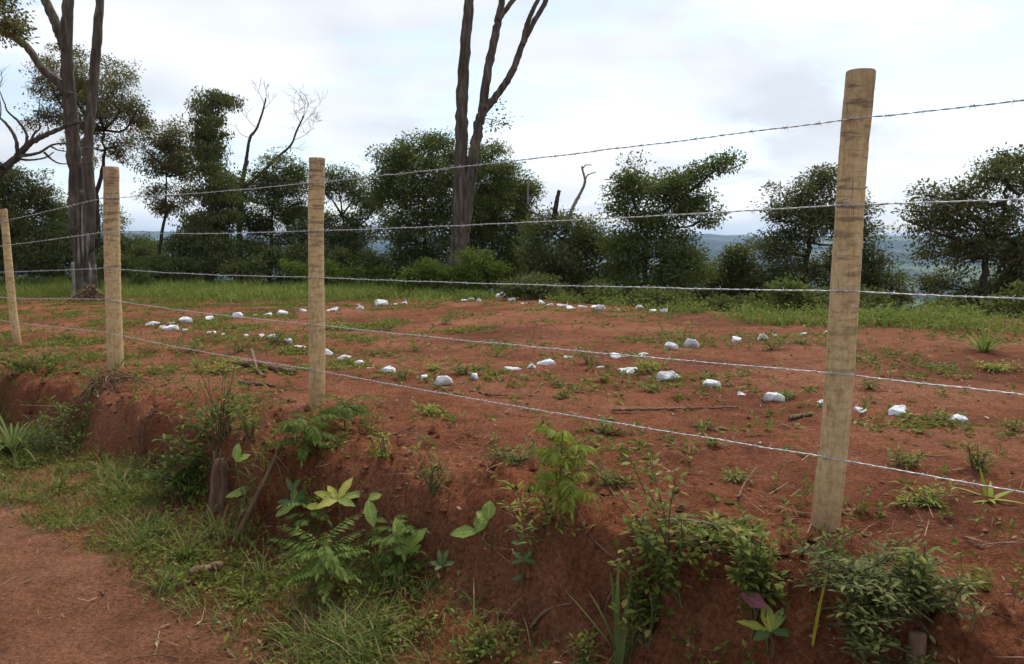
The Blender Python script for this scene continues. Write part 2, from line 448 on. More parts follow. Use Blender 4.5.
M['clod'] = leaf_mat('clod_earth', [(0.0, (0.140, 0.052, 0.028)), (0.6, (0.240, 0.092, 0.052)), (0.93, (0.300, 0.130, 0.080)), (1.0, (0.42, 0.30, 0.22))], 0.0, 0.95)

# ------------------------------------------------------------------ terrain sheets: road, ground, far hills
def terrain():
    rs = [0.35]
    while rs[-1] < 12000:
        r = rs[-1]
        k = 0.0070 if r < 8 else (0.014 if r < 40 else 0.05)
        if r < 1.9: k = 0.04
        rs.append(r * (1 + k))
    rs = np.array(rs)
    an = np.concatenate([np.radians(np.arange(-180, -44, 4.0)), np.radians(np.arange(-44, 44, 0.22)), np.radians(np.arange(44, 180, 4.0))])
    R, A = np.meshgrid(rs, an, indexing='ij')
    X = R * np.sin(A); Y = R * np.cos(A); Z = H(X, Y)
    V = np.stack([X, Y, Z], -1).reshape(-1, 3)
    nr, na = R.shape
    i = np.arange(nr - 1)[:, None] * na; j = np.arange(na)[None]; j2 = (j + 1) % na
    q = np.stack([i + j, i + na + j, i + na + j2, i + j2], -1).reshape(-1, 4)
    c = V[q].mean(1)
    s, t = st(c[:, 0], c[:, 1]); r = np.hypot(c[:, 0], c[:, 1])
    edge = 1.5 + 0.16 * fbm(t * 0.9, s * 0.3, 3)
    road = (s < edge) & (s > -3.3) & (r < 70)
    far = r > 70
    def part(mask, name, mat, lab, extra=None):
        qq = q[mask]; used = np.unique(qq); mp = np.full(len(V), -1); mp[used] = np.arange(len(used))
        mb = MB(); vv = V[used]; ff = mp[qq]
        if extra is not None:
            ctr = extra; k = len(vv)
            vv = np.concatenate([vv, [ctr]])
            inner = mp[np.arange(na)]
            mb.add(vv, ff, [[k, inner[(a + 1) % na], inner[a]] for a in range(na)])
        else:
            mb.add(vv, ff)
        o = mb.build(name, mat)
        o['kind'] = 'structure'; o['label'] = lab
        return o
    part(road, 'road', M['road'], 'red brown earth road running past the bank and fence', (0, 0, hz(0, 0)))
    part(~road & ~far, 'ground', M['soil'], 'bare red earth plot with a cut bank along the road')
    part(far, 'hills', M['hills'], 'far forested hills and valley fading to blue')
m, nt, b = newmat('far_forest')
pos = geo(nt).outputs['Position']
n_a = noise(nt, 0.0022, 6, 0.6, pos); n_b = noise(nt, 0.02, 5, 0.7, pos)
c_ = ramp(nt, n_a, [(0.38, (0.020, 0.030, 0.015)), (0.52, (0.026, 0.038, 0.018)), (0.56, (0.095, 0.125, 0.045)), (0.66, (0.130, 0.135, 0.065))])
c_ = mixc(nt, 0.6, c_, ramp(nt, n_b, [(0.3, (0.5, 0.5, 0.5)), (0.7, (1.3, 1.3, 1.3))]), 'MULTIPLY')
nt.links.new(c_, b.inputs['Base Color']); b.inputs['Roughness'].default_value = 1.0
b.inputs['Specular IOR Level'].default_value = 0.05
M['hills'] = m
terrain()

# ------------------------------------------------------------------ fence: posts and barbed wire
def post_mat():
    m, nt, b = newmat('post_wood')
    t = node(nt, 'ShaderNodeTexCoord'); vec = t.outputs['Object']
    oi = node(nt, 'ShaderNodeObjectInfo')
    mp = node(nt, 'ShaderNodeMapping'); mp.inputs['Scale'].default_value = (6, 6, 1.6)
    nt.links.new(vec, mp.inputs[0])
    add = node(nt, 'ShaderNodeVectorMath', operation='ADD')
    nt.links.new(mp.outputs[0], add.inputs[0])
    sc = node(nt, 'ShaderNodeVectorMath', operation='SCALE'); sc.inputs[0].default_value = (7, 3, 11)
    nt.links.new(oi.outputs['Random'], sc.inputs['Scale']); nt.links.new(sc.outputs[0], add.inputs[1])
    grain = noise(nt, 9, 7, 0.65, add.outputs[0])
    col = ramp(nt, grain, [(0.30, (0.40, 0.260, 0.110)), (0.50, (0.53, 0.375, 0.185)), (0.72, (0.62, 0.47, 0.265))])
    # horizontal stains left by the peeled bark
    mp2 = node(nt, 'ShaderNodeMapping'); mp2.inputs['Scale'].default_value = (4.5, 4.5, 30)
    nt.links.new(vec, mp2.inputs[0])
    add2 = node(nt, 'ShaderNodeVectorMath', operation='ADD')
    nt.links.new(mp2.outputs[0], add2.inputs[0]); nt.links.new(sc.outputs[0], add2.inputs[1])
    st_ = noise(nt, 1.4, 5, 0.6, add2.outputs[0], 0.6)
    up = node(nt, 'ShaderNodeSeparateXYZ'); nt.links.new(vec, up.inputs[0])
    hi = node(nt, 'ShaderNodeMapRange'); hi.inputs[1].default_value = 0.2; hi.inputs[2].default_value = 1.5; hi.inputs[3].default_value = 0.18; hi.inputs[4].default_value = 0.8
    nt.links.new(up.outputs[2], hi.inputs[0])
    sm = node(nt, 'ShaderNodeMapRange', interpolation_type='SMOOTHSTEP'); sm.inputs[1].default_value = 0.50; sm.inputs[2].default_value = 0.62
    nt.links.new(st_, sm.inputs[0])
    k = node(nt, 'ShaderNodeMath', operation='MULTIPLY'); nt.links.new(sm.outputs[0], k.inputs[0]); nt.links.new(hi.outputs[0], k.inputs[1])
    col = mixc(nt, k.outputs[0], col, (0.135, 0.098, 0.066))
    # red earth splashed on the foot
    ft = node(nt, 'ShaderNodeMapRange'); ft.inputs[1].default_value = 0.22; ft.inputs[2].default_value = -0.02
    nt.links.new(up.outputs[2], ft.inputs[0])
    fk = node(nt, 'ShaderNodeMath', operation='MULTIPLY'); nt.links.new(ft.outputs[0], fk.inputs[0]); nt.links.new(grain, fk.inputs[1])
    col = mixc(nt, fk.outputs[0], col, (0.20, 0.085, 0.05))
    # reddish grey weathering at the top
    tp = node(nt, 'ShaderNodeMapRange'); tp.inputs[1].default_value = 1.35; tp.inputs[2].default_value = 1.72; tp.inputs[4].default_value = 0.7
    nt.links.new(up.outputs[2], tp.inputs[0])
    bl = noise(nt, 3.0, 4, 0.6, add.outputs[0])
    tk = node(nt, 'ShaderNodeMath', operation='MULTIPLY'); nt.links.new(tp.outputs[0], tk.inputs[0]); nt.links.new(bl, tk.inputs[1])
    col = mixc(nt, tk.outputs[0], col, (0.13, 0.075, 0.055))
    mp3 = node(nt, 'ShaderNodeMapping'); mp3.inputs['Scale'].default_value = (26, 26, 0.9)
    nt.links.new(vec, mp3.inputs[0])
    add3 = node(nt, 'ShaderNodeVectorMath', operation='ADD'); nt.links.new(mp3.outputs[0], add3.inputs[0]); nt.links.new(sc.outputs[0], add3.inputs[1])
    crk = ramp(nt, noise(nt, 1.6, 3, .5, add3.outputs[0], .3), [(.485, (0, 0, 0)), (.497, (.75, .75, .75)), (.509, (0, 0, 0))])
    msk = ramp(nt, noise(nt, 3.0, 2, .5, add.outputs[0]), [(.46, (0, 0, 0)), (.56, (1, 1, 1))])
    col = mixc(nt, mixc(nt, 1.0, crk, msk, 'MULTIPLY'), col, (0.06, 0.038, 0.022))
    spk = noise(nt, 45, 5, .7, vec)
    col = mixc(nt, .55, col, ramp(nt, spk, [(.34, (.66, .63, .6)), (.5, (1.1, 1.1, 1.1)), (.66, (1.3, 1.3, 1.3))]), 'MULTIPLY')
    vo = node(nt, 'ShaderNodeTexVoronoi'); vo.inputs['Scale'].default_value = 5.0; nt.links.new(vec, vo.inputs['Vector'])
    col = mixc(nt, ramp(nt, vo.outputs['Distance'], [(.03, (.8, .8, .8)), (.06, (0, 0, 0))]), col, (0.10, 0.06, 0.035))
    nt.links.new(col, b.inputs['Base Color']); b.inputs['Roughness'].default_value = 0.75; b.inputs['Specular IOR Level'].default_value = 0.25
    bump(nt, b, spk, 0.6, 0.006)
    return m
M['post'] = post_mat()
M['end_grain'] = simple('end_grain', [(0.3, (0.10, 0.06, 0.04)), (0.7, (0.22, 0.15, 0.10))], 40, 0.9)
m, nt, b = newmat('galvanised_wire')
b.inputs['Metallic'].default_value = 0.55; b.inputs['Roughness'].default_value = 0.5
nt.links.new(ramp(nt, noise(nt, 60, 3, 0.6, geo(nt).outputs['Position']), [(0.3, (0.36, 0.36, 0.36)), (0.7, (0.62, 0.63, 0.64))]), b.inputs['Base Color'])
M['wire'] = m
FD = np.array([NX, NY, 0.0])
POSTS = [  # depth, bottom px, top px, radius, wire heights in px, label
    (2.90, 832, (861, 71), 0.0500, (119, 205, 291, 373, 457), 'tall thick wooden fence post with dark horizontal stain bands, nearest the camera'),
    (5.19, 316, (317, 158), 0.0520, (183, 231, 277, 324, 369), 'slim upright wooden fence post with fern seedlings at its foot'),
    (7.25, 116, (111, 167), 0.0690, (198, 232, 268, 299, 332), 'stout pale wooden fence post standing on a mound of dry roots'),
    (9.70, 20, (3, 209), 0.0450, (222, 246, 272, 298, 322), 'thin leaning fence post, the farthest one at the left edge'),
]
posts = []
for (Y, bx, (tx, ty), rad, wy, lab) in POSTS:
    top = P(tx, ty, Y); bx_ = (bx - 512) / F * Y * 1.02
    posts.append((np.array([P(bx, 380, Y)[0], Y, 0]), top, rad, wy, lab))
step = posts[0][0] - posts[1][0]
rng = np.random.default_rng(5)
allposts = []
pr = posts[0][0] + step; allposts.append((pr, np.array([pr[0] + .02, pr[1], 1.66]), 0.055, None, 'wooden fence post just past the right edge of the view'))
allposts += posts
pl = posts[-1][0] + (posts[-1][0] - posts[-2][0]); allposts.append((pl, np.array([pl[0], pl[1], 1.35]), 0.05, None, 'wooden fence post just past the left edge of the view'))
anch = []
for i, (bp, top, rad, wy, lab) in enumerate(allposts):
    z0 = hz(bp[0], bp[1]); base = np.array([bp[0], bp[1], z0])
    root = empty('fence_post', base, lab, 'fence post', 'wooden posts of the barbed wire fence')
    ax = top - base; Hh = np.linalg.norm(ax)
    zs = np.concatenate([[-0.35], np.linspace(-0.05, Hh - 0.004, 44), [Hh]])
    pts = base + ax / ax[2] * (zs / Hh * (top[2] - base[2]))[:, None]
    pts += np.stack([0.008 * np.sin(zs * 2.1 + i), 0.006 * np.cos(zs * 1.7 + 2 * i), 0 * zs], -1) * smooth(0, .4, zs)[:, None] * (1 - smooth(Hh - .4, Hh, zs))[:, None]
    rr = rad * (1.04 - 0.06 * zs / Hh) * (1 + 0.022 * np.sin(zs * 7 + i * 2) + 0.012 * rng.normal(size=len(zs)))
    rr[-1] *= 0.955
    mb = MB(); mb.tube(pts, rr, 22, cap=False, wob=0.012, rng=rng); put(mb, 'shaft', M['post'], root)
    mb = MB(); th = np.linspace(0, 2 * pi, 22, endpoint=False)
    ring = pts[-1] + rr[-1] * 0.985 * np.stack([np.cos(th), np.sin(th), 0 * th], -1)
    mid = pts[-1] + rr[-1] * 0.5 * np.stack([np.cos(th), np.sin(th), 0 * th + 0.04], -1)
    k = np.arange(22); k2 = (k + 1) % 22
    mb.add(np.concatenate([ring, mid, [pts[-1] + [0, 0, 0.003]]]), np.stack([k, k2, 22 + k2, 22 + k], -1), np.stack([22 + k, 22 + k2, 0 * k + 44], -1))
    put(mb, 'end_grain', M['end_grain'], root)
    if wy is None:
        hs = [0.28, 0.585, 0.89, 1.21, 1.525]
    else:
        hs = [P(512, w, bp[1] - 0.04)[2] - z0 for w in wy][::-1]
    al = []
    for h_ in hs:
        c = base + ax / ax[2] * h_
        al.append(c - FD * (rad * 1.03 + 0.004))
        mb = MB(); q_ = c - FD * (rad * 0.9)
        a_ = np.linspace(0, pi, 7)
        mb.tube(np.array([q_ + np.array([0, 0, 0.011 * math.cos(a)]) - FD * (0.019 * math.sin(a) + 0.002) for a in a_]), 0.0016, 5)
        put(mb, 'staple', M['wire'], root)
    anch.append(al)
wl = ['lowest strand of barbed wire, close above the red earth', 'second lowest strand of barbed wire in front of the white stones',
      'middle strand of barbed wire crossing before the bushes', 'second highest strand of barbed wire crossing before the tree crowns', 'topmost strand of barbed wire running up across the sky']
for w in range(5):
    pts = []
    for i in range(len(anch) - 1):
        a, c = anch[i][w], anch[i + 1][w]
        L = np.linalg.norm(c - a); n = int(L / 0.02)
        u = np.linspace(0, 1, n, endpoint=(i == len(anch) - 2))[:, None]
        p = a + (c - a) * u; p[:, 2] -= (0.004 + 0.006 * ((w * 3 + i) % 3)) * 4 * (u * (1 - u))[:, 0]
        p[:, 2] += 0.004 * perlin(u[:, 0] * 11 + w * 7.3, 0 * u[:, 0] + i * 3.1) + 0.003 * perlin(u[:, 0] * 37 + w, 0 * u[:, 0] + i)
        pts.append(p)
    pts = np.concatenate(pts)
    root = empty('barbed_wire', pts[0], wl[w], 'barbed wire', 'strands of the barbed wire fence')
    sl = np.concatenate([[0], np.cumsum(np.linalg.norm(np.diff(pts, axis=0), axis=1))])
    T = unit(np.gradient(pts, axis=0)); S_ = unit(np.cross(T, [0, 0, 1.0])); U_ = np.cross(S_, T)
    for k in (0, 1):
        ph = sl / 0.085 * 2 * pi + k * pi
        mb = MB(); mb.tube(pts + 0.0017 * (np.cos(ph)[:, None] * S_ + np.sin(ph)[:, None] * U_), 0.00165, 5)
        put(mb, 'strand', M['wire'], root)
    mb = MB(); r_ = np.random.default_rng(40 + w)
    for d_ in np.arange(0.05 + 0.02 * w, sl[-1], 0.125):
        i = min(np.searchsorted(sl, d_), len(pts) - 1); a0 = r_.uniform(0, pi)
        c, Tt, Ss, Uu = pts[i], T[i], S_[i], U_[i]
        aa = np.linspace(0, 4 * pi, 8)
        mb.tube(c + 0.0042 * (np.cos(aa)[:, None] * Ss + np.sin(aa)[:, None] * Uu) + Tt * np.linspace(-.005, .005, 8)[:, None], 0.0011, 3, cap=False)
        for k in range(4):
            an = a0 + k * pi / 2 + r_.normal() * .2
            dr = math.cos(an) * Ss + math.sin(an) * Uu
            o_ = Tt * (0.005 if k % 2 else -0.005)
            mb.tube(np.array([c + o_, c + o_ * 1.5 + dr * 0.007, c + o_ * 2.2 + dr * 0.0135]), [0.0011, 0.0011, 0.0004], 3)
    o = put(mb, 'barbs', M['wire'], root); o['kind'] = 'stuff'

# ------------------------------------------------------------------ white painted stones
m, nt, b = newmat('whitewashed_stone')
t_ = node(nt, 'ShaderNodeTexCoord'); oi = node(nt, 'ShaderNodeObjectInfo')
ad = node(nt, 'ShaderNodeVectorMath', operation='ADD'); nt.links.new(t_.outputs['Object'], ad.inputs[0])
sc_ = node(nt, 'ShaderNodeVectorMath', operation='SCALE'); sc_.inputs[0].default_value = (9, 4, 6); nt.links.new(oi.outputs['Random'], sc_.inputs['Scale']); nt.links.new(sc_.outputs[0], ad.inputs[1])
na_ = noise(nt, 1.7, 6, 0.65, ad.outputs[0]); nb_ = noise(nt, 6.0, 5, 0.65, ad.outputs[0])
c_ = ramp(nt, na_, [(0.32, (0.42, 0.42, 0.43)), (0.46, (0.72, 0.73, 0.74)), (0.58, (0.86, 0.86, 0.86))])
c_ = mixc(nt, ramp(nt, nb_, [(0.60, (0, 0, 0)), (0.72, (0.65, 0.65, 0.65))]), c_, (0.32, 0.26, 0.23))
sx = node(nt, 'ShaderNodeSeparateXYZ'); nt.links.new(t_.outputs['Object'], sx.inputs[0])
lo = node(nt, 'ShaderNodeMapRange'); lo.inputs[1].default_value = 0.10; lo.inputs[2].default_value = -0.12; lo.inputs[4].default_value = 0.9; nt.links.new(sx.outputs[2], lo.inputs[0])
lk = node(nt, 'ShaderNodeMath', operation='MULTIPLY'); nt.links.new(lo.outputs[0], lk.inputs[0]); nt.links.new(nb_, lk.inputs[1])
c_ = mixc(nt, lk.outputs[0], c_, (0.30, 0.13, 0.08))
nt.links.new(c_, b.inputs['Base Color']); b.inputs['Roughness'].default_value = 0.9; b.inputs['Specular IOR Level'].default_value = 0.2
bump(nt, b, nb_, 0.6, 0.03)
M['stone'] = m
def stone_mesh(seed, flat):
    r = np.random.default_rng(seed)
    bm = bmesh.new()
    p = unit(r.normal(size=(17, 3))) * np.array([0.5, 0.40, flat]) * r.uniform(0.72, 1.15, (17, 1))
    p[:, 2] = np.maximum(p[:, 2], -flat * 0.55)
    for c in p: bm.verts.new(c)
    bmesh.ops.convex_hull(bm, input=bm.verts)
    bmesh.ops.delete(bm, geom=[v for v in bm.verts if not v.link_faces], context='VERTS')
    bmesh.ops.bevel(bm, geom=list(bm.edges), offset=0.04, segments=2, affect='EDGES', profile=0.6)
    bmesh.ops.triangulate(bm, faces=bm.faces)
    bmesh.ops.subdivide_edges(bm, edges=[e for e in bm.edges if e.calc_length() > 0.22], cuts=1)
    for v in bm.verts:
        v.co += v.normal * float(r.normal() * 0.012)
    me = bpy.data.meshes.new('stone')
    bm.to_mesh(me); bm.free()
    for f in me.polygons: f.use_smooth = False
    me.materials.append(M['stone'])
    return me
SM = [stone_mesh(100 + i, fl) for i, fl in enumerate([0.22, 0.30, 0.36, 0.20, 0.27, 0.34, 0.24, 0.42])]
# (px of centre, py of foot, width in px, mesh, label)
ROWS = {
 'near': [(959, 424, 20, 2, 'squarish'), (897, 417, 31, 1, 'broad faceted'), (858, 413, 15, 3, 'small flat'), (823, 408, 17, 4, 'half hidden'), (774, 404, 21, 2, 'pointed'),
          (740, 397, 11, 3, 'thin sliver like'), (709, 389, 19, 4, 'blocky'), (668, 383, 25, 1, 'wide humped'), (628, 376, 26, 0, 'long flat'), (600, 371, 18, 3, 'oval'),
          (618, 360, 23, 0, 'broad low'), (570, 359, 19, 0, 'flat topped'), (548, 367, 21, 4, 'rounded'), (530, 370, 9, 5, 'tiny'), (511, 373, 20, 0, 'long grey edged'),
          (474, 382, 13, 5, 'upright bright'), (444, 387, 18, 2, 'tilted'), (425, 381, 14, 4, 'round'), (388, 374, 12, 1, 'small rough'), (372, 370, 10, 3, 'small pale'),
          (359, 366, 13, 4, 'lumpy'), (344, 361, 12, 1, 'bright'), (327, 357, 11, 7, 'upright bluish grey'), (299, 349, 13, 0, 'flat pale'), (288, 345, 9, 4, 'grey'),
          (273, 341, 8, 2, 'small white'), (262, 339, 8, 5, 'peaked'), (246, 338, 5, 4, 'tiny half buried'), (223, 336, 6, 3, 'tiny flat'), (213, 335, 8, 4, 'pale'), (186, 333, 5, 4, 'very small')],
 'left': [(172, 332, 10, 2, 'grey'), (163, 330, 8, 5, 'small upright'), (153, 327, 13, 1, 'dark sided'), (171, 325, 13, 0, 'bright topped'), (185, 325, 14, 4, 'long bright')],
 'back': [(209, 322, 8, 1, 'rough'), (239, 320, 9, 4, 'bright'), (256, 318, 7, 0, 'flat'), (269, 317, 10, 3, 'dark grey'), (281, 317, 9, 4, 'grey white'), (303, 314, 7, 2, 'small peaked'),
          (333, 313, 16, 0, 'long low'), (359, 311, 8, 5, 'roundish'), (380, 308, 11, 4, 'smooth'), (394, 307, 8, 0, 'small flat'), (405, 306, 9, 3, 'pale flat')],
 'brow': [(463, 303, 6, 4, 'small'), (471, 302, 5, 1, 'tiny'), (478, 303, 5, 5, 'tiny upright'), (503, 300, 12, 2, 'large rounded'), (513, 302, 7, 4, 'flat'), (522, 305, 11, 0, 'low bright'),
          (540, 306, 9, 7, 'peaked upright'), (550, 307, 9, 3, 'flat white'), (561, 308, 10, 0, 'wide flat'), (569, 310, 14, 3, 'long thin'), (582, 309, 10, 0, 'low grey'), (594, 311, 8, 4, 'lumpy'),
          (601, 312, 9, 2, 'blocky'), (617, 312, 8, 3, 'sunken'), (639, 311, 7, 4, 'small round'), (653, 313, 9, 1, 'bright humped'), (665, 314, 10, 3, 'thin flat')],
 'right': [(642, 357, 15, 1, 'rough'), (669, 352, 15, 4, 'grey streaked'), (692, 349, 12, 2, 'notched'), (737, 344, 14, 2, 'humped'), (761, 342, 9, 5, 'small peaked'), (773, 337, 7, 3, 'flat little'), (803, 337, 13, 0, 'long low'), (826, 335, 5, 4, 'tiny')],
}
ORD = ['first', 'second', 'third', 'fourth', 'fifth', 'sixth', 'seventh', 'eighth', 'ninth', 'tenth', 'eleventh', 'twelfth', 'thirteenth', 'fourteenth', 'fifteenth', 'sixteenth',
       'seventeenth', 'eighteenth', 'nineteenth', 'twentieth', 'twenty-first', 'twenty-second', 'twenty-third', 'twenty-fourth', 'twenty-fifth', 'twenty-sixth', 'twenty-seventh', 'twenty-eighth', 'twenty-ninth', 'thirtieth', 'thirty-first']
WHERE = {'near': 'from the right in the long front row', 'left': 'in the heap at the left end of the rows', 'back': 'from the left in the row behind the front one',
         'brow': 'from the left in the farthest row along the brow', 'right': 'from the left in the weedy row towards the near post'}
rng = np.random.default_rng(77)
STONES = []
for rk, lst in ROWS.items():
    for i, (px, py, wpx, mi, ad_) in enumerate(lst):
        g = G(px, py - 1.5); w = wpx * g[1] / F * (1.22 if wpx > 12 else 1.55)
        o = bpy.data.objects.new('white_stone', SM[mi]); COL.objects.link(o)
        o.scale = (w, w * rng.uniform(.8, 1.1), w * rng.uniform(0.85, 1.2))
        o.rotation_euler = (rng.normal() * .10, rng.normal() * .10, rng.normal() * 0.35 + (0 if rng.random() < .5 else pi))
        y2 = g[1] + w * 0.35; fl = abs(SM[mi].vertices[0].co.z)
        zmin = min(v.co.z for v in SM[mi].vertices)
        o.location = (g[0] * (y2 / g[1]), y2, hz(g[0] * y2 / g[1], y2) - zmin * o.scale[2] - rng.uniform(.14, .27) * w)
        tag(o, f'{ad_} whitewashed stone, {ORD[i]} {WHERE[rk]}', 'stone', 'white stones laid out in rows on the red earth')
        STONES.append((o.location[0], o.location[1], w))

# ------------------------------------------------------------------ trees
def crown(root, blobs, Y, mat, seed, leaf=0.085, dens=1.0, fork=None, woodmat=None, per=74, cl=0.40, hole=0.10, droop=0.1, limb_r=0.035, up=0.25):
    """blobs: (px, py, rx, ry[, dy]) leaf masses of the crown; limbs run from the fork to each, twigs carry leaf sprays."""
    r = np.random.default_rng(seed); lm = MB(); tm = MB()
    for bi, bl in enumerate(blobs):
        px, py, rx, ry = bl[:4]; dy = bl[4] if len(bl) > 4 else r.uniform(-0.35, 0.35) * rx * Y / F
        c = P(px, py, Y + dy); R = np.array([rx, 0.5 * (rx + ry) * 1.05, ry]) * Y / F
        area = 4 * pi * ((R[0] * R[1]) ** 1.6 / 3 + (R[0] * R[2]) ** 1.6 / 3 + (R[1] * R[2]) ** 1.6 / 3) ** (1 / 1.6)
        n = max(8, int(area * dens * 10.5))
        nl = max(5, n // 4)
        d = unit(r.normal(size=(nl, 3)) + [0, 0, .15]); rad = r.uniform(0.25, 1.0, nl) ** 0.55
        q0 = c + d * R * rad[:, None]
        k_ = r.integers(0, nl, n); d = d[k_]
        sp_ = min(.30, .30 * R.min())
        q = q0[k_] + np.clip(r.normal(size=(n, 3)), -1.6, 1.6) * sp_ * [1, 1, .7]
        keep = (fbm(q[:, 0] * 1.1 + q[:, 1] * .6 + seed, q[:, 2] * 1.1 - q[:, 1] * .5, 2) > -0.55 + hole * 2)
        q = q[keep]; d = d[keep]; n = len(q)
        if n == 0: continue
        # limb
        f0 = fork if fork is not None else c - [0, 0, R[2]]
        nearest = f0 if np.ndim(f0) == 1 else f0[np.argmin(np.linalg.norm(f0 - c, axis=1) + np.maximum(f0[:, 2] - c[2], 0) * 2)]
        mid = (nearest + c) / 2 + r.normal(size=3) * 0.12 * np.linalg.norm(c - nearest) + [0, 0, -0.05]
        lp = spline([nearest, mid, c, c + (c - mid) * 0.12], 9)
        lb = MB(); lb.tube(lp, np.linspace(limb_r, limb_r * .25, 9), 6); put(lb, 'limb', woodmat or M['bark_dark'], root)
        k = r.integers(3, 9, n)
        A = lp[k]; tw_ok = r.random(n) < 0.45
        tm.twigs(A[tw_ok], q[tw_ok], 0.010, r.normal(size=(tw_ok.sum(), 3)) * 0.08)
        # leaf sprays
        m_ = r.poisson(per, n); idx = np.repeat(np.arange(n), m_)
        size = cl * r.uniform(0.6, 1.35, n)
        o = r.normal(size=(len(idx), 3)); o *= np.minimum(1, 1.7 / np.linalg.norm(o, axis=1))[:, None]
        o = o * np.array([1, 1, 0.62]) * (size[idx] * 0.5)[:, None]
        p = q[idx] + o
        D = unit(o + d[idx] * 0.25 + r.normal(size=o.shape) * 0.25 + np.array([0, 0, -droop]))
        N = unit(np.array([0, 0, up + .6]) + r.normal(size=o.shape) * 0.65 + d[idx] * .3)
        L = leaf * r.uniform(0.6, 1.25, len(idx))
        lm.leaves(p, D, N, L, L * r.uniform(.42, .6, len(idx)))
    if tm.n: put(tm, 'twigs', woodmat or M['bark_dark'], root)['kind'] = 'stuff'
    put(lm, 'crown', mat, root, smooth_=False)['kind'] = 'stuff'
def limb_pts(pix, Y, seed, wob=0.0, dY=None):
    r = np.random.default_rng(seed)
    return np.array([P(a[0], a[1], Y + (a[2] if len(a) > 2 else 0) + r.normal() * wob) for a in pix])
def tree(name, label, cat, Y, trunk, r0, r1, blobs, mat, seed, bark='bark_dark', group='trees beyond the brow', **k):
    """trunk: list of pixel points from the foot upwards."""
    pts = limb_pts(trunk, Y, seed)
    foot = pts[0].copy(); foot[2] = min(hz(foot[0], foot[1]), foot[2]); 
    root = empty(name, foot, label, cat, group)
    if pts[0][2] - foot[2] > 0.05: pts = np.concatenate([[foot - [0, 0, 0.2]], pts])
    else: pts[0][2] = foot[2] - 0.2
    sp = spline(pts, max(10, 5 * len(pts)))
    r = np.random.default_rng(seed + 1)
    sp[2:-1] += r.normal(size=(len(sp) - 3, 3)) * r0 * 0.10
    mb = MB(); u = np.linspace(0, 1, len(sp))
    mb.tube(sp, 0.62 * (r0 + (r1 * .45 - r0) * u + r0 * 0.4 * np.exp(-u * 14)), 10, wob=0.05, rng=r)
    fork = sp[len(sp) // 3:]
    crown(root, blobs, Y, mat, seed, fork=fork, woodmat=M[bark], **k)
    put(mb, 'trunk', M[bark], root)
    return root
def grow_twigs(mb, p, d, L, r, rng, depth, spread=0.5, kids=(2, 4)):
    n = 5; pts = [p]; dd = unit(d)
    for i in range(n):
        dd = unit(dd + rng.normal(size=3) * 0.13 + np.array([0, 0, 0.04])); pts.append(pts[-1] + dd * L / n)
    pts = np.array(pts); mb.tube(pts, np.linspace(r, r * .45, n + 1), 4 if r < .012 else 6, cap=False)
    if depth == 0: return
    for _ in range(rng.integers(kids[0], kids[1] + 1)):
        k = rng.integers(2, n + 1)
        grow_twigs(mb, pts[k], dd + rng.normal(size=3) * spread, L * rng.uniform(.5, .8), max(r * .5, 0.004), rng, depth - 1, spread, kids)

# tall bare multi-stemmed tree on the left
Y = 21.5
base = P(86, 296, Y); base[2] = hz(base[0], base[1])
root = empty('bare_tree', base, 'tall bare tree with forked dark trunks and a split hollow foot, left side of plot', 'tree', 'tall bare trees')
r = np.random.default_rng(3)
def bough(root, pix, Y, r0, r1, mat, seed, name='bough', n=None, sides=12, wob=0.06):
    r_ = np.random.default_rng(seed)
    sp = spline(limb_pts(pix, Y, seed, 0.05), n or 7 * len(pix)); sp[1:] += r_.normal(size=(len(sp) - 1, 3)) * r0 * 0.06
    mb = MB(); mb.tube(sp, np.linspace(r0, r1, len(sp)) * (1 + 0.04 * r_.normal(size=len(sp))), sides, wob=wob, rng=r_)
    return put(mb, name, mat, root)
tb = bough(root, [(86, 299), (86, 280), (85, 255), (81, 225), (77, 190)], Y, 0.30, 0.20, M['bark_red'], 31, 'trunk', wob=0.10)
bough(root, [(80, 235), (77, 190), (73, 140), (70, 100), (67, 50), (68, 0), (70, -60), (76, -150)], Y, 0.205, 0.11, M['bark_red'], 32, 'stem')
bough(root, [(88, 250, -.15), (90, 210, -.2), (88, 150, -.2), (92, 100, -.1), (97, 40), (101, -20), (106, -120)], Y, 0.150, 0.09, M['bark_red'], 33, 'stem')
bough(root, [(67, 52), (60, 34), (50, 10), (40, -15), (25, -60)], Y, 0.15, 0.08, M['bark_red'], 35)
bough(root, [(71, 96), (58, 82), (42, 68), (25, 45), (0, 30), (-30, 10)], Y, 0.13, 0.07, M['bark_red'], 36)
for k, (a, b2) in enumerate([((95, 296), (104, 301)), ((78, 296), (66, 302)), ((90, 298), (97, 306)), ((82, 298), (76, 306))]):
    bough(root, [(86, 285), a, b2], Y - .3, 0.14, 0.05, M['bark_red'], 350 + k, 'root', sides=8)
# torn pale heartwood slivers on the foot
for k, (x0, y0, x1, y1) in enumerate([(83, 262, 82, 205), (87, 258, 88, 215), (79, 268, 78, 232), (90, 285, 89, 262)]):
    mb = MB(); a, c = P(x0, y0, Y - .30), P(x1, y1, Y - .26)
    mb.tube(spline([a, (a + c) / 2 + [0.03, -.02, 0], c], 6), [0.01, 0.04, 0.05, 0.04, 0.03, 0.008], 5, wob=.2, rng=r)
    put(mb, 'wood_sliver', M['dead_wood'], root)

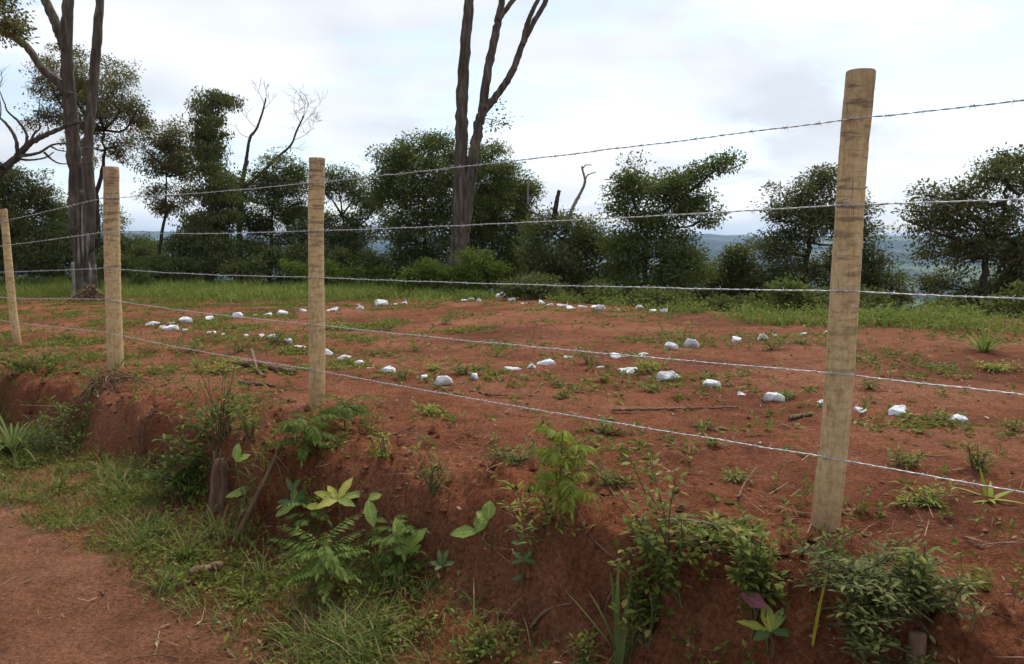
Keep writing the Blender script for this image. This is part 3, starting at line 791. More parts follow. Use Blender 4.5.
# tall bare two-stemmed tree in the middle
Y = 22.5
base = P(456, 268, Y); base[2] = hz(base[0], base[1])
root = empty('bare_tree', base, 'tall bare tree with slender forking stems rising from bushes in the middle', 'tree', 'tall bare trees')
c0 = (456, 300); 
bough(root, [(455, 318), (456, 285), (459, 245), (462, 215)], Y, 0.32, 0.24, M['bark_red'], 41, 'trunk', wob=.09)
bough(root, [(459, 240), (459, 200), (461, 150), (462, 100), (465, 50), (469, 0), (472, -60), (474, -160)], Y, 0.215, 0.11, M['bark_red'], 42, 'stem')
bough(root, [(460, 240), (467, 205), (472, 165), (478, 130), (484, 105)], Y, 0.21, 0.125, M['bark_red'], 43, 'stem')
bough(root, [(482, 110), (488, 70), (494, 40), (500, 12), (504, -20), (506, -80)], Y, 0.125, 0.075, M['bark_red'], 44)
bough(root, [(498, 20), (507, 8), (518, -8), (530, -40)], Y, 0.08, 0.05, M['bark_red'], 45)
bough(root, [(483, 112), (497, 95), (512, 72), (522, 45), (532, 25), (546, 0), (560, -40)], Y, 0.115, 0.06, M['bark_red'], 46)
bough(root, [(523, 45), (526, 28), (533, 10), (541, -8), (550, -40)], Y, 0.075, 0.05, M['bark_red'], 47)
mb = MB(); r = np.random.default_rng(48)
q0 = P(484, 118, Y); lm = MB()
for (tx, ty) in ((497, 106), (500, 122), (504, 121), (492, 126)):
    q1 = P(tx, ty, Y + r.normal() * .1); mb.twigs([q0], [q1], 0.010)
    n = 26; o = r.normal(size=(n, 3)) * [0.14, .14, .07]
    lm.leaves(q1 + o, unit(o + r.normal(size=(n, 3)) * .05), unit(r.normal(size=(n, 3)) * .4 + [0, 0, 1]), 0.12, 0.06)
put(mb, 'twigs', M['bark_dark'], root)['kind'] = 'stuff'; put(lm, 'leaf_tufts', M['leaf_dark'], root, False)['kind'] = 'stuff'

# dead leaning tree at the far left
Y = 19.0
base = P(-46, 292, Y); base[2] = hz(base[0], base[1])
root = empty('dead_tree', base, 'dead leafless tree with crooked grey limbs reaching in from the left edge', 'tree')
bough(root, [(-46, 296), (-34, 230), (-14, 185), (4, 168)], Y, 0.16, 0.10, M['bark'], 51, 'trunk')
r = np.random.default_rng(52)
for pix, a in [([(4, 168), (18, 156), (30, 143), (48, 134), (64, 127), (80, 122)], .15), ([(18, 157), (16, 140), (8, 126), (0, 118), (-12, 108)], .08), ([(24, 150), (27, 136), (19, 122), (8, 112), (5, 104)], .07),
               ([(30, 143), (34, 134), (40, 128), (38, 118)], .05), ([(20, 156), (38, 153), (52, 145), (64, 143)], .07), ([(44, 152), (50, 158), (58, 163), (68, 164)], .05), ([(50, 146), (58, 150), (70, 152)], .04),
               ([(0, 168), (-10, 140), (-20, 110), (-24, 80)], .11), ([(14, 158), (28, 160), (44, 158), (54, 152)], .05)]:
    bough(root, pix, Y, a * .62, a * .22, M['bark'], int(a * 1000) + len(pix) * 7, sides=7)
mb = MB()
for (px, py, dx, dz) in [(64, 127, .4, .5), (5, 104, -.2, 1), (38, 118, .2, 1), (64, 143, 1, -.1), (68, 164, 1, -.2), (-12, 108, -.4, 1), (-24, 80, .3, 1), (0, 118, 0, 1), (48, 134, .3, .8)]:
    grow_twigs(mb, P(px, py, Y), np.array([dx, 0.1, dz]), 0.55, 0.016, r, 2)
put(mb, 'twigs', M['bark'], root)['kind'] = 'stuff'

# leafless fine-twigged tree behind the vine column
Y = 27.0
base = P(240, 270, Y); base[2] = hz(base[0], base[1])
root = empty('leafless_tree', base, 'leafless tree with two sprays of fine bare twigs against the sky', 'tree', 'trees beyond the brow')
bough(root, [(240, 290), (240, 230), (242, 185), (247, 160)], Y, 0.11, 0.07, M['bark'], 61, 'trunk')
bough(root, [(243, 180), (247, 155), (250, 138), (257, 128), (263, 110), (266, 98)], Y, .06, .022, M['bark'], 62)
bough(root, [(242, 190), (262, 172), (280, 155), (291, 145), (298, 128), (304, 116)], Y, .06, .022, M['bark'], 63)
mb = MB(); r = np.random.default_rng(64)
for (px, py, dx, dz, L, k) in [(266, 102, .1, 1, .4, 3), (262, 112, .6, .8, .5, 2), (257, 128, -.7, .5, .8, 2), (250, 138, -.8, .3, .7, 2), (264, 104, -.4, 1, .6, 2),
                               (304, 116, .3, 1, .45, 3), (299, 127, .7, .6, .7, 3), (294, 140, .9, .3, .8, 3), (288, 148, .9, .1, .7, 2), (300, 122, -.2, 1, .5, 3), (302, 118, .6, .9, .55, 3)]:
    grow_twigs(mb, P(px, py, Y), np.array([dx, 0.0, dz]), L, 0.010, r, k, .55)
put(mb, 'twigs', M['bark'], root)['kind'] = 'stuff'

TG = 'trees beyond the brow'
tree('round_tree', 'sparse round olive tree standing behind the tall bare trunks on the left', 'tree', 27, [(96, 290), (97, 240), (97, 200), (103, 165), (104, 130)], .22, .10,
     [(50, 82, 18, 22), (40, 115, 16, 16), (66, 62, 20, 12), (92, 74, 30, 24), (122, 96, 24, 26), (108, 122, 32, 24), (136, 112, 10, 18), (92, 148, 18, 14), (116, 148, 14, 12), (74, 96, 20, 22)], M['leaf_olive'], 201, dens=.62, hole=.16, limb_r=.05)
tree('shrubby_tree', 'dense dark tree low at the left edge behind the leaning post', 'tree', 25, [(8, 300), (8, 250), (12, 215)], .2, .1,
     [(18, 186, 30, 20), (10, 215, 42, 26), (-30, 200, 40, 50), (40, 240, 34, 26), (-10, 255, 40, 26), (46, 205, 10, 12)], M['leaf_dark'], 202)
tree('shrubby_tree', 'small dark tree just right of the tall left trunks', 'tree', 28, [(128, 300), (130, 270), (130, 245)], .15, .08,
     [(58, 222, 14, 24), (70, 250, 22, 26), (112, 228, 12, 20), (124, 256, 26, 20), (145, 262, 22, 20), (108, 262, 24, 22), (60, 262, 26, 20)], M['leaf_dark'], 203)
tree('leaning_tree', 'leafy tree at the top left corner leaning in from outside', 'tree', 18, [(-70, 300), (-66, 180), (-56, 80), (-40, 30)], .24, .12,
     [(-34, 8, 40, 36), (2, 24, 14, 16), (-6, -6, 26, 14), (-80, 0, 50, 50)], M['leaf_olive'], 204, dens=.8, leaf=.09)
tree('slim_tree', 'slim olive tree with layered leaf clumps left of the vine column', 'tree', 26, [(155, 290), (160, 245), (166, 210), (166, 170)], .13, .07,
     [(164, 136, 22, 14), (148, 158, 10, 12), (180, 146, 16, 18), (168, 168, 20, 14), (158, 200, 16, 10), (178, 196, 16, 14), (186, 172, 14, 16), (146, 152, 9, 9)], M['leaf_olive'], 205, dens=.85, hole=.12)
tree('vine_covered_tree', 'tall dark column of a tree smothered in hanging vines', 'tree', 25, [(210, 290), (211, 220), (210, 150), (212, 100)], .2, .1,
     [(212, 104, 14, 13), (224, 95, 7, 5), (232, 98, 4, 10), (207, 122, 10, 14), (213, 138, 15, 18), (210, 160, 15, 18), (218, 180, 16, 22), (212, 205, 22, 22), (230, 208, 10, 20), (202, 232, 26, 22), (222, 245, 26, 22), (184, 255, 18, 20), (205, 262, 26, 16)],
     M['leaf_dark'], 206, dens=1.15, hole=.02, droop=1.1, cl=.34)
tree('bushy_tree', 'dark bushy tree with a notched crown between vine column and slim post', 'tree', 26.5, [(268, 300), (270, 250), (273, 205)], .18, .1,
     [(276, 170, 20, 17), (262, 188, 16, 18), (292, 182, 16, 18), (300, 202, 12, 18), (272, 210, 28, 20), (256, 232, 18, 22), (294, 240, 20, 22), (270, 252, 26, 16), (244, 195, 10, 18)], M['leaf_dark'], 207, dens=.95)
tree('bushy_tree', 'open dark tree with drooping sides right of the slim post', 'tree', 26, [(338, 300), (340, 260), (342, 215)], .18, .1,
     [(338, 184, 20, 16), (356, 196, 20, 16), (322, 192, 12, 18), (374, 210, 16, 18), (340, 214, 28, 18), (386, 228, 8, 12), (360, 240, 24, 20), (330, 248, 22, 22), (312, 236, 12, 24), (352, 262, 30, 14)], M['leaf_dark'], 208, dens=.85, hole=.14)
tree('domed_tree', 'broad bright green domed tree left of the tall middle trunk', 'tree', 24.5, [(425, 300), (426, 260), (424, 205)], .22, .12,
     [(420, 152, 26, 16), (440, 142, 18, 8), (396, 166, 22, 18), (384, 184, 14, 14), (432, 180, 34, 24), (398, 200, 22, 22), (444, 220, 30, 30), (416, 240, 26, 24), (398, 254, 16, 16), (448, 162, 16, 20), (434, 262, 26, 14)], M['leaf_green'], 209, dens=1.05, hole=.08)
tree('domed_tree', 'dark rounded tree right of the tall middle trunk', 'tree', 25, [(496, 300), (494, 260), (490, 210)], .2, .12,
     [(486, 160, 22, 16), (502, 178, 22, 18), (514, 192, 18, 14), (484, 192, 30, 26), (526, 204, 10, 18), (508, 222, 28, 24), (478, 236, 30, 26), (520, 248, 22, 24), (494, 262, 30, 16)], M['leaf_green'], 210, dens=1.1, hole=.05)
t = tree('low_tree', 'low dark tree with a broken black stub and bleached dead branch', 'tree', 21, [(560, 312), (562, 275), (564, 240)], .16, .09,
     [(566, 232, 26, 16), (548, 226, 14, 14), (588, 240, 18, 18), (572, 258, 34, 22), (540, 254, 18, 26), (600, 262, 10, 22), (560, 280, 36, 14), (592, 284, 22, 14)], M['leaf_dark'], 211, dens=1.1, hole=.03)
bough(t, [(566, 226), (573, 207), (580, 194), (585, 182), (583, 172), (582, 166)], 20.8, .055, .022, M['dead_wood'], 212, 'dead_branch', sides=6)
bough(t, [(584, 182), (588, 175), (596, 172)], 20.8, .025, .012, M['dead_wood'], 213, 'dead_branch', sides=5)
bough(t, [(583, 168), (586, 165), (592, 165)], 20.8, .022, .010, M['dead_wood'], 217, 'dead_branch', sides=5)
bough(t, [(553, 222), (556, 205), (559, 190)], 20.8, .075, .045, M['bark_dark'], 214, 'broken_stub', sides=7)
bough(t, [(528, 206), (528, 190), (529, 178)], 21.2, .035, .025, M['dead_wood'], 215, 'broken_stub', sides=6)
bough(t, [(530, 210), (540, 216), (556, 220)], 20.8, .035, .025, M['dead_wood'], 216, 'dead_branch', sides=6)
t = tree('windswept_tree', 'green tree with one leafy branch stretching out to the right', 'tree', 19.5, [(648, 318), (646, 270), (648, 220)], .19, .11,
     [(634, 178, 12, 16), (632, 200, 18, 16), (656, 190, 26, 16), (684, 188, 20, 12), (672, 204, 26, 12), (702, 204, 16, 10), (638, 222, 26, 22), (668, 226, 26, 18), (626, 250, 22, 26), (660, 256, 34, 24), (690, 266, 18, 18), (640, 284, 34, 18), (680, 290, 30, 16), (706, 218, 14, 6)], M['leaf_green'], 218, dens=1.0, hole=.07)
bough(t, [(672, 200), (694, 188), (708, 176), (720, 166)], 19.3, .05, .02, M['bark_dark'], 219, 'bough', sides=6)
sub = [(712, 168, 14, 6), (728, 160, 15, 5), (702, 172, 8, 5)]
crown(t, sub, 19.3, M['leaf_green'], 220, fork=P(708, 176, 19.3), dens=1.5, limb_r=.015)
tree('spreading_tree', 'large dark spreading tree behind the nearest post', 'tree', 20, [(800, 325), (802, 290), (808, 250), (812, 215)], .22, .12,
     [(812, 180, 20, 12), (796, 200, 26, 18), (832, 200, 24, 20), (776, 222, 18, 16), (856, 216, 18, 16), (812, 226, 34, 16), (760, 244, 16, 14), (850, 242, 26, 20), (786, 252, 28, 20), (872, 262, 20, 22), (834, 268, 30, 20), (884, 290, 14, 22), (800, 286, 36, 18), (856, 296, 26, 18)], M['leaf_brown'], 221, dens=.95, hole=.12)
tree('low_tree', 'low rounded dark tree in the gap before the blue hills', 'tree', 21, [(730, 325), (732, 295), (734, 270)], .14, .08,
     [(728, 262, 20, 12), (748, 268, 20, 16), (716, 284, 18, 16), (742, 292, 28, 18), (768, 286, 20, 22), (718, 304, 30, 12)], M['leaf_dark'], 222, dens=1.1, hole=.02)
tree('spreading_tree', 'open airy olive brown tree at the right edge with visible limbs', 'tree', 17, [(984, 345), (984, 300), (986, 262), (1002, 215), (1008, 180)], .2, .09,
     [(1008, 160, 18, 12), (990, 178, 20, 14), (962, 194, 20, 12), (932, 196, 14, 8), (1028, 186, 22, 24), (946, 214, 22, 12), (918, 212, 12, 8), (976, 218, 26, 14), (1012, 216, 20, 20), (940, 234, 22, 9), (968, 248, 24, 12), (1034, 250, 26, 30), (998, 258, 24, 16), (910, 222, 14, 5), (936, 252, 14, 6), (1004, 290, 26, 22), (956, 286, 22, 16), (1018, 232, 16, 16), (986, 244, 18, 10)], M['leaf_brown'], 223, dens=.95, hole=.12, limb_r=.04)

# ------------------------------------------------------------------ bushes along the brow
def bush(label, Y, blobs, mat, seed, dens=1.1, leaf=0.085, per=70, name='bush', group='bushes along the brow'):
    px, py = blobs[0][0], max(b_[1] + b_[3] for b_ in blobs)
    f = P(px, py, Y); f[2] = hz(f[0], f[1])
    root = empty(name, f, label, 'bush', group)
    crown(root, blobs, Y, mat, seed, dens=dens, leaf=leaf, per=per, fork=f, cl=.3, limb_r=.02, hole=.02)
    return root
bush('bright green bush at the foot of the tall middle tree', 20.5, [(470, 262, 16, 16), (478, 276, 20, 10), (462, 278, 14, 10), (492, 272, 14, 10)], M['leaf_bush'], 301)
bush('pale green low bush left of the tall middle tree', 20.5, [(432, 270, 18, 10), (412, 276, 18, 8), (446, 278, 14, 9)], M['leaf_bush'], 302)
bush('green bush behind the slim post', 22.5, [(300, 268, 12, 9), (322, 270, 14, 9), (345, 272, 14, 8), (372, 273, 16, 8)], M['leaf_bush'], 303)
bush('dark bush below the low tree with the bleached branch', 18, [(548, 290, 24, 14), (582, 294, 26, 14), (520, 286, 16, 12)], M['leaf_dark'], 304)
bush('mid green bush below the windswept tree', 16.5, [(612, 300, 24, 12), (642, 302, 28, 14), (672, 306, 24, 12)], M['leaf_green'], 305, dens=.9)
bush('dark bush under the low rounded tree', 16, [(706, 310, 24, 14), (738, 312, 26, 14), (770, 312, 24, 16)], M['leaf_dark'], 306)
bush('leafy green bush left of the nearest post', 15, [(792, 300, 26, 18), (816, 308, 20, 16), (770, 314, 20, 12)], M['leaf_green'], 307)
bush('dark bush right of the nearest post', 15, [(862, 312, 22, 16), (890, 316, 20, 14), (844, 318, 16, 12)], M['leaf_dark'], 308)
bush('grey green bush in the gap under the blue valley', 17, [(905, 312, 16, 10), (926, 318, 16, 10)], M['leaf_green'], 309, dens=.8)
bush('light green bush at the foot of the airy right tree', 14, [(945, 312, 18, 9), (968, 318, 20, 10), (1000, 312, 26, 14), (1026, 306, 16, 20)], M['leaf_green'], 310)
bush('dark undergrowth bush below the vine column', 24, [(160, 266, 20, 12), (190, 270, 20, 10), (222, 270, 20, 10), (250, 270, 18, 10)], M['leaf_dark'], 311)
bush('dark green bush at the left edge behind the tall trunks', 24.5, [(12, 262, 24, 14), (44, 262, 20, 12), (-14, 258, 24, 20)], M['leaf_dark'], 312)
bush('green bush between tall left trunks and stout post', 23, [(118, 264, 14, 12), (140, 272, 14, 8), (106, 272, 12, 8)], M['leaf_green'], 313)
bush('dark bush behind the slim upright post', 24.5, [(280, 262, 16, 12), (310, 258, 18, 14), (338, 262, 18, 12), (368, 262, 18, 12), (396, 268, 14, 12)], M['leaf_dark'], 314)

bush('dark thicket behind the tall left trunks and vine column', 27, [(100, 275, 26, 16), (150, 258, 22, 14), (176, 276, 26, 14), (128, 284, 30, 12)], M['leaf_dark'], 321)
bush('dark thicket far behind the slim post', 27, [(246, 282, 26, 14), (296, 280, 26, 12), (340, 282, 30, 12), (388, 280, 28, 14)], M['leaf_dark'], 322)
bush('dark thicket behind the bushes of the tall middle tree', 26, [(430, 282, 30, 16), (480, 284, 30, 18), (526, 284, 26, 20)], M['leaf_dark'], 323)
bush('dark thicket between low tree and windswept tree', 21, [(612, 276, 18, 20), (604, 296, 26, 16), (640, 300, 30, 14)], M['leaf_dark'], 324)
bush('dark thicket between windswept tree and low rounded tree', 21.5, [(696, 292, 24, 18), (720, 304, 26, 14), (676, 306, 26, 14)], M['leaf_dark'], 325)
bush('dark thicket under the large spreading tree', 18.5, [(800, 306, 34, 18), (846, 306, 32, 18), (880, 314, 18, 16)], M['leaf_green'], 326)
bush('dark thicket under the airy right tree', 17.5, [(978, 298, 24, 18), (1016, 292, 30, 24), (950, 314, 22, 12)], M['leaf_dark'], 327)

# ------------------------------------------------------------------ grass, weeds and litter nobody could count
def scatter(n, xr, yr, mask, seed):
    r = np.random.default_rng(seed)
    x = r.uniform(*xr, n); y = r.uniform(*yr, n)
    k = r.random(n) < mask(x, y)
    x, y = x[k], y[k]
    return r, np.stack([x, y, H(x, y)], -1)
def view(x, y, pad=0.12):                     # rough plan-view wedge the photograph can see (with a margin)
    return (np.abs(x) < y * (0.66 + pad) + 1.2).astype(float)
# tall grass along the brow
def m_brow(x, y):
    b_ = brow(x, y); a = np.arctan2(x, y)
    wide = np.interp(a, np.radians([-40, -20, -5, 2, 12, 18, 40]), [12.0, 8.5, 2.6, 0.35, 0.5, 2.2, 2.6])
    out = np.interp(a, np.radians([-40, -20, -5, 2, 12, 18, 40]), [3.5, 3.5, 1.8, 0.5, 0.5, 1.2, 1.8])
    core = smooth(-wide, -wide * 0.55, b_ + 0.7 * perlin(x * .8, y * .8) * wide / 3) * (1 - smooth(.4 * out, out, b_))
    return core * view(x, y) * (0.12 + 0.88 * smooth(-.10, .25, fbm(x * .9, y * .9, 3) + np.interp(a, [-.3, -.1], [.3, 0])))
r, p = scatter(420000, (-24, 13), (7, 36), m_brow, 401)
mb = MB(); n = len(p)
sz = r.uniform(.16, .46, n) * np.interp(np.arctan2(p[:, 0], p[:, 1]), [-.2, .15], [1.0, .5]) * (0.7 + 0.6 * smooth(-.3, .5, fbm(p[:, 0] * .7, p[:, 1] * .7, 2)))
mb.blades(p, r.uniform(0, 2 * pi, n), r.uniform(.05, .6, n), sz, r.uniform(.010, .022, n), 2, r.uniform(.2, 1.0, n))
tag(mb.build('grass', M['grass'], None, False), 'tall green grass growing along the far brow of the plot', 'grass', kind='stuff')
# broad-leaved weeds mixed into it
r, p = scatter(130000, (-24, 13), (7, 36), lambda x, y: m_brow(x, y) * smooth(-.05, .25, fbm(x * 1.3 + 4, y * 1.3, 2) + np.interp(np.arctan2(x, y), [-.1, .15], [0, .35])), 402)
idx = np.repeat(np.arange(len(p)), 7); o = r.normal(size=(len(idx), 3)) * [.06, .06, .07]; o[:, 2] = np.abs(o[:, 2]) + .04
mb = MB(); mb.leaves(p[idx] + o, unit(o * [1, 1, .3] + r.normal(size=o.shape) * .03), unit(r.normal(size=o.shape) * .4 + [0, 0, 1]), r.uniform(.04, .09, len(idx)), r.uniform(.02, .04, len(idx)))
tag(mb.build('brow_weeds', M['grass'], None, False), 'leafy green weeds mixed into the grass of the far brow', 'weeds', kind='stuff')
# low weeds over the plot
def m_plot(x, y):
    s, t = st(x, y); b_ = brow(x, y)
    patch = smooth(.04, .40, fbm(x * .75 + 2, y * .75 - 5, 3)) + .16 * smooth(-.1, .3, fbm(x * 3, y * 3, 2))
    left = 0.45 + 1.6 * smooth(1.0, -4.0, x + 0.18 * (y - 6)) * smooth(5, 8, y)
    nearstone = np.zeros_like(x)
    for (sx_, sy_, w_) in STONES:
        nearstone = np.maximum(nearstone, np.exp(-((x - sx_) ** 2 + (y - sy_) ** 2) / 0.10))
    return np.clip(patch * left + .16 * nearstone, 0, 1) * smooth(2.15, 2.5, s) * (1 - smooth(-.5, .3, b_)) * view(x, y)
r, p = scatter(190000, (-20, 10), (3, 30), m_plot, 403)
mb = MB(); idx = np.repeat(np.arange(len(p)), 4)
az = r.uniform(0, 2 * pi, len(idx)); el = r.uniform(.05, .9, len(idx))
D = np.stack([np.cos(az) * np.cos(el), np.sin(az) * np.cos(el), np.sin(el)], -1)
mb.leaves(p[idx] + D * .01, D, np.array([0, 0, 1.0]) + 0.2 * r.normal(size=D.shape), r.uniform(.025, .085, len(idx)), r.uniform(.012, .028, len(idx)), fold=.1, droop=.3)
k = r.random(len(p)) < .5; q = p[k]
mb.blades(q, r.uniform(0, 2 * pi, len(q)), r.uniform(.2, .9, len(q)), r.uniform(.04, .14, len(q)), r.uniform(.004, .008, len(q)), 2, .8)
tag(mb.build('low_weeds', M['weed'], None, False), 'low green weeds creeping over the red earth between the stones', 'weeds', kind='stuff')
# verge grass at the foot of the bank
def m_verge(x, y):
    s, t = st(x, y)
    lo = 1.42 + .14 * perlin(t * 1.1, 4.0) ; hi = 2.12 + .18 * perlin(t * .8, 9.0)
    m_ = smooth(lo - .12, lo + .16, s) * (1 - smooth(hi - .08, hi + .16, s))
    dens_ = .34 + .66 * smooth(-.2, .15, fbm(x * 2.2, y * 2.2, 2))
    return m_ * dens_ * view(x, y, .3) * (0.25 + 0.75 * smooth(0.2, 1.5, t))
r, p = scatter(1300000, (-14, 3), (1.2, 14), m_verge, 404)
keep = r.random(len(p)) < np.clip(4.2 / p[:, 1], .25, 1); p = p[keep]
mb = MB(); n = len(p); hgt = (.5 + 1.5 * smooth(0.0, .45, fbm(p[:, 0] * 2.6, p[:, 1] * 2.6, 2)))
mb.blades(p, r.uniform(0, 2 * pi, n), r.uniform(.1, .8, n), r.uniform(.03, .15, n) * hgt, r.uniform(.0025, .0065, n), 2, r.uniform(.3, 1.4, n))
tag(mb.build('verge_grass', M['verge'], None, False), 'rough green grass on the verge between earth road and bank', 'grass', kind='stuff')
r, p = scatter(260000, (-14, 3), (1.2, 14), lambda x, y: m_verge(x, y) * .55, 405)
idx = np.repeat(np.arange(len(p)), 4); o = r.normal(size=(len(idx), 3)) * [.025, .025, .03]; o[:, 2] = np.abs(o[:, 2]) + .015
mb = MB(); mb.leaves(p[idx] + o, unit(o * [1, 1, .4] + r.normal(size=o.shape) * .012), unit(r.normal(size=o.shape) * .4 + [0, 0, 1]), r.uniform(.015, .045, len(idx)), r.uniform(.008, .018, len(idx)))
tag(mb.build('verge_weeds', M['weed'], None, False), 'small leafy weeds among the verge grass', 'weeds', kind='stuff')
# leafy sprigs along the bank
def m_bank(x, y):
    s, t = st(x, y)
    return smooth(1.95, 2.1, s) * (1 - smooth(2.9, 3.5, s)) * smooth(.02, .30, fbm(x * 1.4 + 7, y * 1.4, 2)) * view(x, y, .2) * np.clip(4 / np.maximum(y, 1), .2, 1)
r, p = scatter(30000, (-10, 4), (1.6, 12), m_bank, 411)
mb = MB(); n = len(p); hs_ = r.uniform(.03, .16, n); tl = r.normal(size=(n, 3)) * .35; tl[:, 2] = 1; tl = unit(tl) * hs_[:, None]
mb.twigs(p - [0, 0, .005], p + tl, .0016)
idx = np.repeat(np.arange(n), 9); u = r.uniform(.15, 1.05, len(idx)); az = r.uniform(0, 2 * pi, len(idx)); el = r.uniform(-.2, .8, len(idx))
D = np.stack([np.cos(az) * np.cos(el), np.sin(az) * np.cos(el), np.sin(el)], -1)
L = r.uniform(.014, .040, len(idx))
mb.leaves(p[idx] + tl[idx] * u[:, None], D, np.array([0, 0, 1.]) + .3 * r.normal(size=D.shape), L, L * r.uniform(.3, .55, len(idx)), 1, .2, .1)
tag(mb.build('bank_weeds', M['weed'], None, False), 'thin leafy weeds sprouting all along the cut bank', 'weeds', kind='stuff')
# dry straw and twigs lying about
def m_lit(x, y):
    s, t = st(x, y)
    b_ = smooth(1.2, 1.7, s) * (1 - smooth(2.9, 3.4, s))
    return np.clip(.09 + .30 * smooth(0, .4, fbm(x * 1.5, y * 1.5 + 3, 2)) + .5 * b_ * smooth(-.1, .3, fbm(x * 2, y * 2, 2)), 0, 1) * view(x, y, .2) * (brow(x, y) < 0) * (s > 1.0) * np.clip(5 / np.maximum(y, 1), .15, 1)
r, p = scatter(330000, (-14, 9), (1.3, 22), m_lit, 406)
mb = MB(); n = len(p); p[:, 2] += .004
mb.blades(p, r.uniform(0, 2 * pi, n), r.uniform(1.1, 1.55, n), .015 + .14 * r.random(n) ** 2.2, r.uniform(.0015, .004, n), 2, r.uniform(-.1, .35, n))
k = r.random(n) < .16; q = p[k] + [0, 0, .003]; az = r.uniform(0, 2 * pi, len(q))
mb.leaves(q, np.stack([np.cos(az), np.sin(az), .15 * r.normal(size=len(q))], -1), np.array([0, 0, 1.]) + .3 * r.normal(size=q.shape), r.uniform(.02, .07, len(q)), r.uniform(.008, .022, len(q)), 2, -.1, .2)
tag(mb.build('dry_straw', M['straw'], None, False), 'dry straw and stalks strewn over the red earth', 'straw', kind='stuff')
r, p = scatter(2200, (-9, 6), (2.0, 14), lambda x, y: np.clip(m_lit(x, y) * 1.6, 0, 1), 407)
mb = MB(); az = r.uniform(0, 2 * pi, len(p)); L = r.uniform(.05, .22, len(p))
B_ = p + np.stack([np.cos(az) * L, np.sin(az) * L, 0 * L], -1); B_[:, 2] = H(B_[:, 0], B_[:, 1]) + .008; p[:, 2] += .006
mb.twigs(p, B_, r.uniform(.0025, .006, len(p)), r.normal(size=p.shape) * .012)
tag(mb.build('dry_twigs', M['dry_wood'], None, False), 'small dry twigs scattered over bank and plot', 'twigs', kind='stuff')
# clods
def m_clod(x, y):
    s, t = st(x, y)
    return view(x, y, .2) * (brow(x, y) < 0) * np.clip(.10 + .5 * smooth(1.9, 2.2, s) * (1 - smooth(2.9, 3.4, s)) + .4 * smooth(0.05, .4, fbm(x * 1.7 + 9, y * 1.7, 2)), 0, 1) * np.clip(4 / np.maximum(y, 1), .05, 1) * (1 - .8 * (s < 1.4))
r, p = scatter(60000, (-9, 7), (1.2, 14), m_clod, 408)
n = len(p); sz = .003 + .015 * r.random(n) ** 5
ico = np.array([[0, 0, 1.], [.9, 0, .3], [.28, .85, .3], [-.73, .53, .3], [-.73, -.53, .3], [.28, -.85, .3], [0, 0, -.6]])
tri = np.array([[0, 1, 2], [0, 2, 3], [0, 3, 4], [0, 4, 5], [0, 5, 1], [6, 2, 1], [6, 3, 2], [6, 4, 3], [6, 5, 4], [6, 1, 5]])
V = p[:, None] + sz[:, None, None] * (ico[None] * r.uniform(.6, 1.3, (n, 7, 3)))
mb = MB(); mb.add(V.reshape(-1, 3), None, (np.arange(n) * 7)[:, None, None] + tri[None]) if False else mb.add(V.reshape(-1, 3), None, ((np.arange(n) * 7)[:, None, None] + tri[None]).reshape(-1, 3))
tag(mb.build('soil_clods', M['clod'], None, False), 'crumbs and clods of red earth lying loose on bank and plot', 'soil clods', kind='stuff')


# larger crumbs broken off the cut bank, and fine roots hanging out of it
def m_crumb(x, y):
    s, t = st(x, y)
    return smooth(1.85, 2.1, s) * (1 - smooth(2.5, 3.0, s)) * view(x, y, .2) * np.clip(4 / np.maximum(y, 1), .2, 1)
r, p = scatter(16000, (-10, 4), (1.5, 12), m_crumb, 412)
n = len(p); sz = .008 + .030 * r.random(n) ** 4
V = p[:, None] + sz[:, None, None] * (ico[None] * r.uniform(.5, 1.4, (n, 7, 3)))
mb = MB(); mb.add(V.reshape(-1, 3), None, ((np.arange(n) * 7)[:, None, None] + tri[None]).reshape(-1, 3))
tag(mb.build('bank_crumbs', M['soil'], None, False), 'broken lumps of red earth on the crumbling cut bank', 'soil lumps', kind='stuff')
r, p = scatter(9000, (-10, 4), (1.5, 12), lambda x, y: smooth(2.05, 2.15, st(x, y)[0]) * (1 - smooth(2.35, 2.5, st(x, y)[0])) * view(x, y, .2) * smooth(-.1, .3, fbm(x * 1.8, y * 1.8 + 2, 2)), 413)
n = len(p); L = r.uniform(.04, .20, n); B_ = p.copy(); B_[:, 0] -= NX * L * .55 + r.normal(size=n) * .04; B_[:, 1] -= NY * L * .55; B_[:, 2] = np.maximum(H(B_[:, 0], B_[:, 1]) + .012, p[:, 2] - L)
mb = MB(); mb.twigs(p + [0, 0, .006], B_, r.uniform(.0012, .0035, n), r.normal(size=p.shape) * .012 - np.array([NX, NY, 0]) * .02)
tag(mb.build('fine_roots', M['dry_wood'], None, False), 'fine dry roots hanging out of the cut bank', 'roots', kind='stuff')

